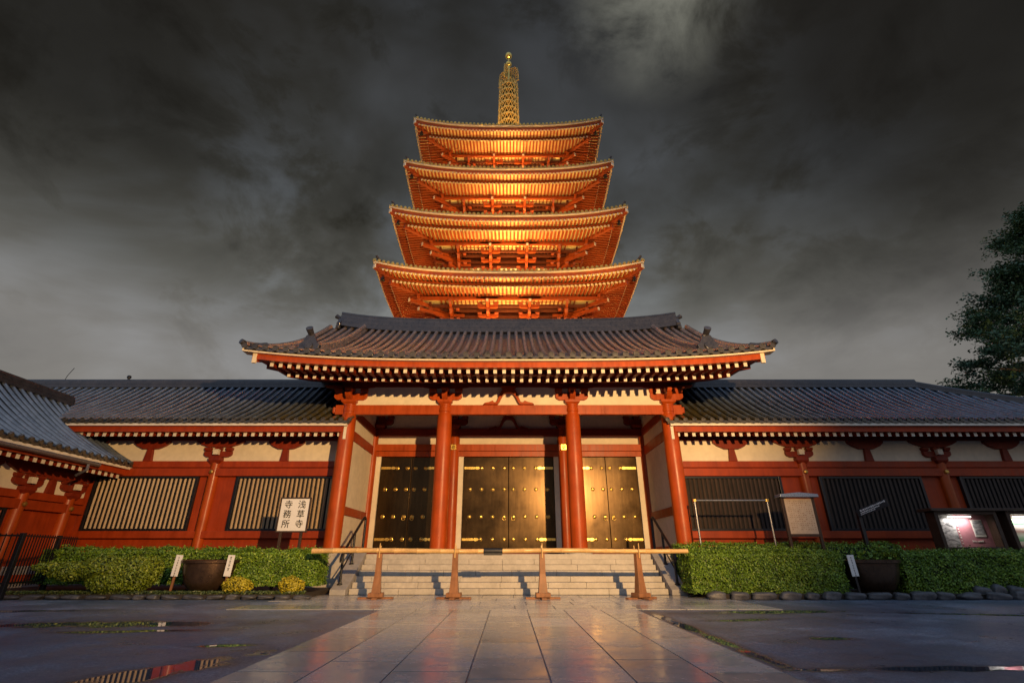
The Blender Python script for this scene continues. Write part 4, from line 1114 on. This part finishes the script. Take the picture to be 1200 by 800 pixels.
for i, (x, r_) in enumerate(((-3.83, 6), (-1.58, -3), (.99, 2), (3.82, 24))):
    o = st0 if i == 0 else copy_tree(st0)
    o.location = (x, 15.8, 0); o.rotation_euler = (0, 0, R(r_)); o['label'] = labs[i]; o['group'] = 'wooden stands holding the bamboo barrier pole'
pole = thing('bamboo_pole', 'long horizontal yellow bamboo pole resting across the barrier stands before the steps', 'pole', (0, 15.8, 1.27))
mb = MB(); pts = []; rs = []; x = -5.85; k = 0
while x < 5.2:
    L = .62+.1*math.sin(k*1.7)
    for q, r_ in ((0, .082), (.02, .073), (L*.5, .070), (L-.02, .073)):
        pts.append((x+q, 15.8, 1.27+.012*math.sin(x*1.1+q))); rs.append(r_*(1-.012*(x+5)))
    x += L; k += 1
mb.tube(pts, rs, 14); mb.build('pole', M['bamboo'], pole, smooth='auto')
mb = MB(); mb.tube([(-.74, 15.8, 1.265), (-.45, 15.8, 1.265), (-.18, 15.8, 1.265)], [.088, .093, .087], 14)
mb.box(-.74, -.2, 15.71, 15.78, 1.15, 1.21); mb.build('tape_wrap', M['tape'], pole, smooth='auto')

# ================================================================== SIGNS
def text_mesh(body, size, name, m, parent, loc, rot, ext=.002, align='CENTER', sy=1.0):
    cu = bpy.data.curves.new(name, 'FONT'); cu.body = body; cu.size = size; cu.align_x = align; cu.align_y = 'CENTER'; cu.extrude = ext; cu.offset = size*.004
    o = bpy.data.objects.new(name, cu); COL.objects.link(o)
    dg = bpy.context.evaluated_depsgraph_get(); me = bpy.data.meshes.new_from_object(o.evaluated_get(dg))
    bpy.data.objects.remove(o); me.materials.clear(); me.materials.append(m)
    q = bpy.data.objects.new(name, me); COL.objects.link(q)
    org = Vector((0,0,0)); p = parent
    while p is not None: org += p.location; p = p.parent
    q.location = Vector(loc)-org; q.rotation_euler = rot; q.parent = parent
    return q
sg = thing('sign_board', 'white framed sign board with six black characters before a tan slatted window', 'sign', (-7.5, 18, 0))
x0, x1, z0, z1 = -8.0, -7.02, 1.92, 2.98
mb = MB(); mb.box(x0, x1, 17.99, 18.02, z0, z1); pn = mb.build('panel', M['white'], sg)
mb = MB(); mb.box(x0-.05, x0, 17.97, 18.04, z0-.05, z1+.05); mb.box(x1, x1+.05, 17.97, 18.04, z0-.05, z1+.05); mb.box(x0, x1, 17.97, 18.04, z1, z1+.05); mb.box(x0, x1, 17.97, 18.04, z0-.05, z0); mb.build('frame', M['dwood'], sg, bevel=.006)
for x in (x0+.14, x1-.14):
    mb = MB(); mb.box(x-.045, x+.045, 17.98, 18.06, .1, z0-.05); mb.build('leg', M['dwood'], sg, bevel=.006)
mb = MB(); mb.box(x0+.18, x1-.18, 18.0, 18.04, 1.25, 1.33); mb.build('crossbar', M['dwood'], sg)
for ci, (s_, x) in enumerate((('浅草寺', -7.27), ('寺務所', -7.74))):
    for r_, ch in enumerate(s_):
        text_mesh(ch, .285, 'character', M['ink'], pn, (x, 17.984, 2.77-.32*r_), (R(90), 0, 0), .004)
def glyph_strip(parent, m, cx_, y, z, n, s, rot=None, horiz=False, seed=0):
    """rows of small brush marks too fine to read"""
    rd = random.Random(seed); mb = MB()
    for i in range(n):
        c = (cx_, z-i*s*1.35) if not horiz else (cx_+i*s*1.2, z)
        for q in range(4):
            w2 = s*rd.uniform(.3, .8); h2 = s*rd.uniform(.06, .14); dx_ = rd.uniform(-.1, .1)*s; dz_ = (q-1.5)*s*.24
            if q % 2: mb.box(c[0]+dx_-h2/2, c[0]+dx_+h2/2, y-.003, y+.002, c[1]+dz_-s*.25, c[1]+dz_+s*.25)
            else: mb.box(c[0]+dx_-w2/2, c[0]+dx_+w2/2, y-.0025, y+.0025, c[1]+dz_-h2/2, c[1]+dz_+h2/2)
    return mb.build('lettering', m, parent)
def stake(x, y, lean, label, gsz, n, seed, dark=True):
    o = thing('stake_sign', label, 'sign', (x, y, .1), 'small white signs on stakes in the planting beds')
    mb = MB(); mb.M = Matrix.Translation((x, y, .1)) @ Matrix.Rotation(R(lean), 4, 'Y')
    mb.box(-.10, .10, -.012, .012, .48, 1.06); p = mb.build('panel', M['white'], o, bevel=.003)
    mb = MB(); mb.M = Matrix.Translation((x, y, .1)) @ Matrix.Rotation(R(lean), 4, 'Y'); mb.box(-.03, .03, .014, .05, -.1, .98); mb.build('stake', M['wood'] if dark else M['blackm'], o)
    rd = random.Random(seed); mb = MB(); mb.M = Matrix.Translation((x, y, .1)) @ Matrix.Rotation(R(lean), 4, 'Y')
    for i in range(n):
        zc_ = .98-i*gsz*1.4
        for q in range(4):
            w2 = gsz*rd.uniform(.4, .9); h2 = gsz*rd.uniform(.10, .18); dz_ = (q-1.5)*gsz*.26
            if q == 1: mb.box(-h2/2, h2/2, -.016, -.0125, zc_-gsz*.45, zc_+gsz*.45)
            else: mb.box(-w2/2, w2/2, -.0155, -.0125, zc_+dz_-h2/2, zc_+dz_+h2/2)
    mb.build('lettering', M['ink'], p)
stake(-9.92, 15.95, 3, 'small white stake sign between the loose bush and the empty bronze pot', .05, 8, 3)
stake(-8.36, 15.95, 3, 'small white stake sign with larger characters above a golden shrub by the pot', .075, 4, 5)
stake(10.28, 15.95, -2, 'small white stake sign between the boxy hedge and the pot with leaves', .05, 8, 9, False)

# metal frame
mf = thing('metal_frame', 'bare grey steel tube frame standing empty before the dark window right of the gate', 'frame', (8, 18.5, 0))
for x in (6.75, 9.38): MB().tube([(x, 18.5, .1), (x, 18.5, 2.97)], .035, 10).build('leg', M['steel'], mf, smooth='auto')
MB().tube([(6.75, 18.5, 2.97), (9.38, 18.5, 2.97)], .032, 10).build('top_bar', M['steel'], mf, smooth='auto')
for x in (6.75, 9.38): k = MB(); k.box(x-.05, x+.05, 18.45, 18.55, 2.92, 3.02); k.build('corner_joint', M['gold'], mf, bevel=.01)
# notice board
nb = thing('notice_board', 'roofed wooden notice board with one large faded sheet, standing behind the right boxy hedge', 'notice board', (10.2, 18, 0))
mb = MB(); mb.box(9.72, 10.68, 17.97, 18.02, 1.82, 2.98); pn = mb.build('sheet', M['paper'], nb, bevel=.004)
for x in (9.66, 10.74): mb = MB(); mb.box(x-.045, x+.045, 17.97, 18.06, .1, 3.02); mb.build('leg', M['dwood'], nb, bevel=.006)
mb = MB(); mb.box(9.7, 10.7, 17.96, 18.05, 1.74, 1.82); mb.build('bottom_rail', M['dwood'], nb)
mb = MB(); mb.prism([(-.68, 0), (-.66, .10), (0, .16), (.66, .10), (.68, 0)], 17.80, 18.2, lambda a, b, c: (10.2+a, b, 3.02+c)); mb.build('roof', M['tlight'], nb, bevel=.01)
rd = random.Random(4); mb = MB()
for c in range(11):
    for r_ in range(15):
        if rd.random() < .82: mb.box(9.80+c*.078, 9.80+c*.078+rd.uniform(.02, .045), 17.965, 17.971, 2.88-r_*.066, 2.88-r_*.066+rd.uniform(.006, .02))
mb.build('lettering', M['wood'], pn)
# finger sign
fs_ = thing('finger_sign', 'slim black post with an angled black name plate, in front of the second right window', 'sign', (12.6, 18.5, 0))
mb = MB(); mb.box(12.52, 12.64, 18.44, 18.56, .1, 2.55); mb.build('post', M['blackm'], fs_, bevel=.01)
mb = MB(); A = Vector((12.50, 18.45, 2.50)); Bq = Vector((13.10, 17.65, 2.84)); mb.bar(A, Bq, .04, .26); pl = mb.build('plate', M['blackm'], fs_, bevel=.006)
rd = random.Random(2); mb = MB(); dr = (Bq-A); nrm = dr.cross(Vector((0,0,1))).normalized(); nrm = nrm if nrm.y < 0 else -nrm
for row, (zo, hh, t0, t1) in enumerate(((.055, .06, .12, .92), (-.02, .04, .12, .75), (-.075, .03, .12, .6))):
    t = t0
    while t < t1:
        w2 = rd.uniform(.02, .05); c = A+dr*t+Vector((0,0,zo))+nrm*.0225; mb.bar(c, c+dr*w2, .004, hh*rd.uniform(.6, 1)); t += w2+.014
mb.build('lettering', M['white'], pl)
# display cases
def case(x0, x1, label, green):
    o = thing('display_case', label, 'display case', ((x0+x1)/2, 17.5, 0), 'lit glass display cases behind the right hedge'); y = 17.45
    z0, z1 = 1.40, 2.42
    mb = MB(); mb.box(x0-.12, x0, y, y+.4, z0-.1, z1+.1); mb.box(x1, x1+.12, y, y+.4, z0-.1, z1+.1); mb.box(x0, x1, y, y+.4, z0-.1, z0); mb.box(x0, x1, y, y+.4, z1, z1+.1); mb.box(x0, x1, y+.36, y+.4, z0, z1)
    mb.build('cabinet', M['dwood'], o, bevel=.008)
    mb = MB(); mb.box(x0-.3, x1+.26, y-.15, y+.5, z1+.10, z1+.19); mb.build('canopy', M['dwood'], o, bevel=.01)
    mb = MB(); mb.box(x0, x1, y+.03, y+.04, z0, z1); mb.build('glass_pane', M['glass'], o)
    W = x1-x0
    for x in (x0-.06, x1+.06): mb = MB(); mb.box(x-.07, x+.07, y+.05, y+.25, .1, z0-.1); mb.build('leg', M['dwood'], o, bevel=.008)
    if not green:
        mb = MB(); mb.box(x0, x0+W*.40, y+.335, y+.35, z0, z1); mb.build('grey_poster', M['poster'], o)
        mb = MB(); mb.box(x0+W*.405, x1, y+.335, y+.35, z0, z1); p = mb.build('pink_poster', M['pink'], o)
        mb = MB(); mb.box(x0+W*.70, x0+W*.90, y+.325, y+.334, z0+.32, z0+.86); q = mb.build('photo', M['white'], p)
        mb = MB(); mb.box(x0+W*.715, x0+W*.885, y+.320, y+.3245, z0+.40, z0+.83); mb.build('picture', M['poster'], q)
        rd = random.Random(8); mb = MB()
        for i in range(7): mb.box(x0+W*(.62+.03*i), x0+W*(.62+.03*i)+rd.uniform(.02, .05), y+.325, y+.334, z0+.16, z0+.16+rd.uniform(.02, .06))
        for i in range(7): mb.box(x0+W*.42, x0+W*.42+rd.uniform(.03, .06), y+.325, y+.334, z0+.1+.09*i, z0+.1+.09*i+rd.uniform(.02, .05))
        mb.build('lettering', M['white'], p)
    else:
        mb = MB(); mb.box(x0, x1, y+.335, y+.35, z0, z1); mb.build('green_poster', M['gposter'], o)
    tx = x0+W*.24 if not green else x0+W*.12
    mb = MB(); mb.tube([(tx, y+.18, z1-.07), (tx+W*.42, y+.18, z1-.07)], .022, 10); mb.build('fluorescent_tube', M['tube'], o, smooth='auto')
    area('case_light', (tx+W*.2, y+.2, z1-.11), (tx+W*.2, y+.30, z0), 13, (1, .93, .85), W*.4, .04)
case(14.55, 16.42, 'lit display case with a pink and a grey poster, left of the green one', False)
case(16.98, 19.0, 'lit display case with green striped poster at the right edge', True)

# ================================================================== FENCE
fe = thing('iron_fence', 'black iron picket fence at the far left edge beside the leafy bush', 'fence', (-13.9, 15.3, 0))
def run(a, b):
    a = Vector(a); b = Vector(b); L = (b-a).length; n = int(L/.15)
    mb = MB()
    for z in (.32, 1.58): mb.bar(a+Vector((0,0,z)), b+Vector((0,0,z)), .03, .05)
    mb.build('rail', M['blackm'], fe)
    mb = MB()
    for i in range(1, n): c = a+(b-a)*i/n; mb.bar(c+Vector((0,0,.22)), c+Vector((0,0,1.64)), .022, .022, (0,1,0))
    mb.build('pickets', M['blackm'], fe)
run((-18.5, 14.9, .1), (-14.2, 15.3, .1)); run((-14.2, 15.3, .1), (-15.3, 18.7, .1))
for p in ((-14.2, 15.3), (-16.2, 15.1), (-14.9, 17.4)):
    mb = MB(); mb.box(p[0]-.06, p[0]+.06, p[1]-.06, p[1]+.06, 0, 1.75); mb.build('post', M['blackm'], fe, bevel=.01)

# ================================================================== POTS
def pot(x, y, label, plants):
    o = thing('bronze_pot', label, 'planter', (x, y, .1), 'large bronze pots in the planting beds')
    mb = MB(); mb.lathe([(.46, .12), (.52, .14), (.66, .35), (.74, .62), (.77, .84), (.84, .86), (.85, .93), (.80, .95), (.70, .93), (.66, .80)], (x, y, .08), 48)
    mb.lathe([(.42, .0), (.44, .06), (.38, .12)], (x, y, .08), 30)
    mb.build('bowl', M['bronze'], o, smooth='auto')
    mb = MB(); mb.lathe([(.58, .78), (.58, .80), (.001, .81)], (x, y, .08), 24); mb.build('soil', M['soil'], o)
    if plants:
        pts = rng.normal(0, 1, (60, 3))*[.26, .2, .10]+[x, y, 1.10]; leaf_object('leaves', M['hedge'], o, pts, np.tile([0,0,1.], (60, 1)), .09)
pot(-9.12, 16.45, 'large empty bronze pot between two stake signs', False)
pot(11.05, 16.45, 'large bronze pot with a few leaves, in the gap between boxy hedges', True)

# ================================================================== HEDGES
def hedge(name, label, cat, x0, x1, y0, y1, z0, z1, m, n=9000, size=.035, group=None, rough=.05):
    core = MB(); e = .07
    core.box(x0+e, x1-e, y0+e, y1-e, z0, z1-e)
    A = [(x1-x0)*(z1-z0), (x1-x0)*(y1-y0), (y1-y0)*(z1-z0), (y1-y0)*(z1-z0)]; p = np.array(A)/sum(A)
    ch = rng.choice(4, n, p=p); u = rng.uniform(0, 1, (n, 2)); P = np.zeros((n, 3)); Nn = np.zeros((n, 3))
    for k in range(4):
        i = ch == k; a = u[i]
        if k == 0: P[i] = np.stack([x0+(x1-x0)*a[:,0], np.full(len(a), y0), z0+(z1-z0)*a[:,1]], 1); Nn[i] = (0,-1,.35)
        if k == 1: P[i] = np.stack([x0+(x1-x0)*a[:,0], y0+(y1-y0)*a[:,1], np.full(len(a), z1)], 1); Nn[i] = (0,-.2,1)
        if k == 2: P[i] = np.stack([np.full(len(a), x0), y0+(y1-y0)*a[:,0], z0+(z1-z0)*a[:,1]], 1); Nn[i] = (-1,0,.3)
        if k == 3: P[i] = np.stack([np.full(len(a), x1), y0+(y1-y0)*a[:,0], z0+(z1-z0)*a[:,1]], 1); Nn[i] = (1,0,.3)
    nn = Nn/np.linalg.norm(Nn, axis=1)[:, None]
    lump = (np.sin(P[:,0]*4.1+P[:,2]*3)+np.sin(P[:,0]*9.3+P[:,1]*5)+np.sin(P[:,2]*11+P[:,0]*2.2))*.024
    shoot = (rng.uniform(0, 1, (n, 1)) > .985)*rng.uniform(.03, .14, (n, 1))
    P = P + nn*(lump[:, None]+np.abs(rng.normal(0, rough, (n, 1)))-rough*.9) + shoot*np.array([0, 0, 1.0])
    # round the top edge
    over = np.clip((P[:,2]-(z1-.12))/.12, 0, 1); fy = np.clip((y0+.12-P[:,1])/.12, 0, 1); P[:,2] -= .06*over*fy; 
    o = leaf_object(name, m, None, P, nn, size, core); tag(o, label, cat, group); return o
G = 'clipped hedges in front of the corridors'
hedge('hedge', 'bright boxy clipped hedge just right of the steps', 'hedge', 5.45, 10.05, 16.05, 17.15, .12, 1.24, M['hedge'], 34000, .030, G)
hedge('hedge', 'low hedge row behind the right boxy hedge, under the notice board', 'hedge', 5.9, 13.6, 18.3, 19.3, .12, 1.50, M['hedge'], 18000, .036, G)
hedge('hedge', 'darker clipped hedge right of the bronze pot, below the pink display case', 'hedge', 11.85, 17.2, 16.1, 17.2, .12, 1.24, M['hedge'], 30000, .032, G)
hedge('hedge', 'hedge piece at the right edge, under the green display case', 'hedge', 17.35, 21.5, 16.2, 17.2, .12, 1.18, M['hedge'], 9000, .04, G)
hedge('hedge', 'leafy clipped hedge just left of the steps, under the white sign board', 'hedge', -8.75, -5.85, 16.4, 17.3, .30, 1.27, M['hedge'], 22000, .032, G)
hedge('hedge', 'long low hedge behind the left bronze pot, below the slatted windows', 'hedge', -15.2, -8.9, 17.3, 18.3, .3, 1.32, M['hedge'], 24000, .035, G)
def bush(name, label, cat, blobs, m, n, size, group=None):
    tot = sum(b[3]*b[5] for b in blobs); P = []; Nn = []; core = MB()
    for (x, y, z, rx, ry, rz) in blobs:
        k = int(n*rx*rz/tot); d = rng.normal(0, 1, (k, 3)); d /= np.linalg.norm(d, axis=1)[:, None]; r_ = rng.uniform(.72, 1.1, (k, 1))
        P.append(d*r_*[rx, ry, rz]+[x, y, z]); Nn.append(d)
        core.lathe([(.001, -rz*.75)]+[(rx*.72*math.cos(t), rz*.72*math.sin(t)) for t in [R(-70+20*i) for i in range(8)]]+[(.001, rz*.75)], (x, y, z), 10)
        core.v[-100:] = [(a_, y+(b_-y)*ry/rx, c_) for a_, b_, c_ in core.v[-100:]]
    # squash core lathe in y
    cv = []
    o = leaf_object(name, m, None, np.concatenate(P), np.concatenate(Nn), size, core)
    tag(o, label, cat, group); return o
bush('bush', 'loose spreading yellow green bush in front of the iron fence at left', 'bush',
     [(-12.9, 16.0, .72, .75, .45, .26), (-12.0, 15.95, .78, .7, .45, .34), (-11.2, 16.05, .62, .7, .45, .46), (-13.6, 16.0, .82, .5, .4, .14), (-11.7, 15.9, .45, .6, .4, .3), (-10.75, 16.1, .75, .35, .35, .35)], M['bush'], 15000, .038)
YS = 'small golden shrubs in the left bed'
bush('golden_shrub', 'small rounded golden shrub beside the left bronze pot', 'shrub', [(-8.02, 15.98, .34, .36, .28, .22), (-7.82, 16.0, .32, .26, .25, .18)], M['yshrub'], 2600, .032, YS)
bush('golden_shrub', 'small rounded golden shrub under the left hedge nearest the steps', 'shrub', [(-6.44, 15.98, .35, .30, .26, .23), (-6.27, 16.0, .33, .24, .24, .18)], M['yshrub'], 2400, .032, YS)
# grass strip in the left bed
n = 9000; P = np.stack([rng.uniform(-19, -5.95, n), rng.uniform(15.75, 16.1, n), rng.uniform(.12, .19, n)], 1)
tag(leaf_object('grass', M['moss'], None, P, np.tile([0, -.5, .8], (n, 1)), .035), 'short mossy grass along the front of the left bed', 'grass', kind='stuff')

# ================================================================== EDGING STONES
import bmesh
def rock_mesh(seed):
    bm = bmesh.new(); bmesh.ops.create_icosphere(bm, subdivisions=3, radius=.5); rd = np.random.default_rng(seed); ph = rd.uniform(0, 6, 9)
    for v in bm.verts:
        c = v.co
        s = .8/max(abs(c.x)*1.25, abs(c.y)*1.3, abs(c.z)*1.5, .35)*.5
        k = 1+.10*math.sin(c.x*6+ph[0])*math.sin(c.y*5+ph[1])+.08*math.sin(c.z*9+ph[2]+c.x*4)
        v.co = c*(.45+.55*s)*k
    for f in bm.faces: f.smooth = True
    me = bpy.data.meshes.new('edging_stone'); bm.to_mesh(me); bm.free(); me.materials.append(M['kerb']); return me
rocks = [rock_mesh(i) for i in range(6)]
def stones(x0, x1, y, label, group, s=.52, h=.26):
    x = x0; k = 0
    while x < x1:
        L = s*random.uniform(.7, 1.35); o = bpy.data.objects.new('edging_stone', random.choice(rocks)); COL.objects.link(o)
        o.location = (x+L/2, y+random.uniform(-.03, .03), h*.30); o.scale = (L*1.02, .34, h*random.uniform(.95, 1.35)); o.rotation_euler = (random.uniform(-.1, .1), random.uniform(-.08, .08), random.uniform(-.12, .12))
        tag(o, label, 'edging stone', group); x += L; k += 1
stones(5.6, 17.6, 15.62, 'rounded grey edging stone in the row along the foot of the right hedges', 'edging stones of the right bed', .62, .27)
stones(-17.5, -5.6, 15.66, 'small dark edging stone in the low row along the front of the left bed', 'edging stones of the left bed', .55, .16)
stones(13.6, 17.4, 16.0, 'grey stone in the short second row behind the edging at the right', 'second row stones of the right bed', .55, .46)

# ================================================================== TREE
tr_ = thing('tree', 'tall dark leafy tree rising beyond the right corridor roof', 'tree', (41.6, 30, 0))
mb = MB(); mb.tube([(41.6, 30, 0), (42.3, 30, 6), (42.1, 30.1, 13), (41.6, 30, 20), (41.6, 30, 25)], [.75, .6, .45, .25, .05], 12)
P = []; Nn = []; T = []
def crad(h): return np.interp(h, [5, 8, 11.5, 17.4, 20.4, 23.8, 26.8], [8.5, 11, 11.6, 8.3, 5.9, 3.4, .6])
for i in range(520):
    h = 6+20.3*(rng.uniform()**1.05); r_ = crad(h)*math.sqrt(rng.uniform(.3, .92)); a = rng.uniform(0, 2*math.pi)
    c = np.array([41.6+r_*math.cos(a), 30+r_*math.sin(a)*.85, h])
    sz = rng.uniform(.7, 1.5); k = int(330*sz*sz)
    if i % 4 == 0: mb.tube([(41.6, 30, max(3, h-3.2)), tuple((np.array([41.6, 30, h-1.4])+c)/2), tuple(c-[0, 0, .15])], [.22, .13, .04], 6)
    # twigs of the clump, leaves gather along them
    m_ = 9; ang = rng.uniform(0, 2*math.pi, m_); ln = sz*rng.uniform(.6, 1.25, m_); up = rng.uniform(-.40, .45, m_)
    tips = np.stack([np.cos(ang)*ln, np.sin(ang)*ln, up*ln], 1)
    for q in range(m_):
        if i % 3 == 0 and q < 4: mb.tube([tuple(c-[0, 0, .15]), tuple(c+tips[q]*.95)], [.035, .012], 4)
    w_ = rng.integers(0, m_, k); t_ = rng.uniform(.15, 1, (k, 1))
    d = tips[w_]*t_ + np.clip(rng.normal(0, .2, (k, 3)), -.42, .42)*[1, 1, .8]
    P.append(c+d); Nn.append(np.tile([0, -.3, 1.], (k, 1))); T.append(np.full(k, rng.uniform(0, 1)))
mb.build('trunk', M['bark'], tr_, smooth='auto')
leaf_object('crown', M['treeleaf'], tr_, np.concatenate(P), np.concatenate(Nn), .115, tone=np.concatenate(T))
spot('tree_fill_light', (33, 25.5, 5.4), (39.5, 30, 15), 2600, (1, .66, .32), 90, 1, .2)  # unseen warm light added to lift the dark tree
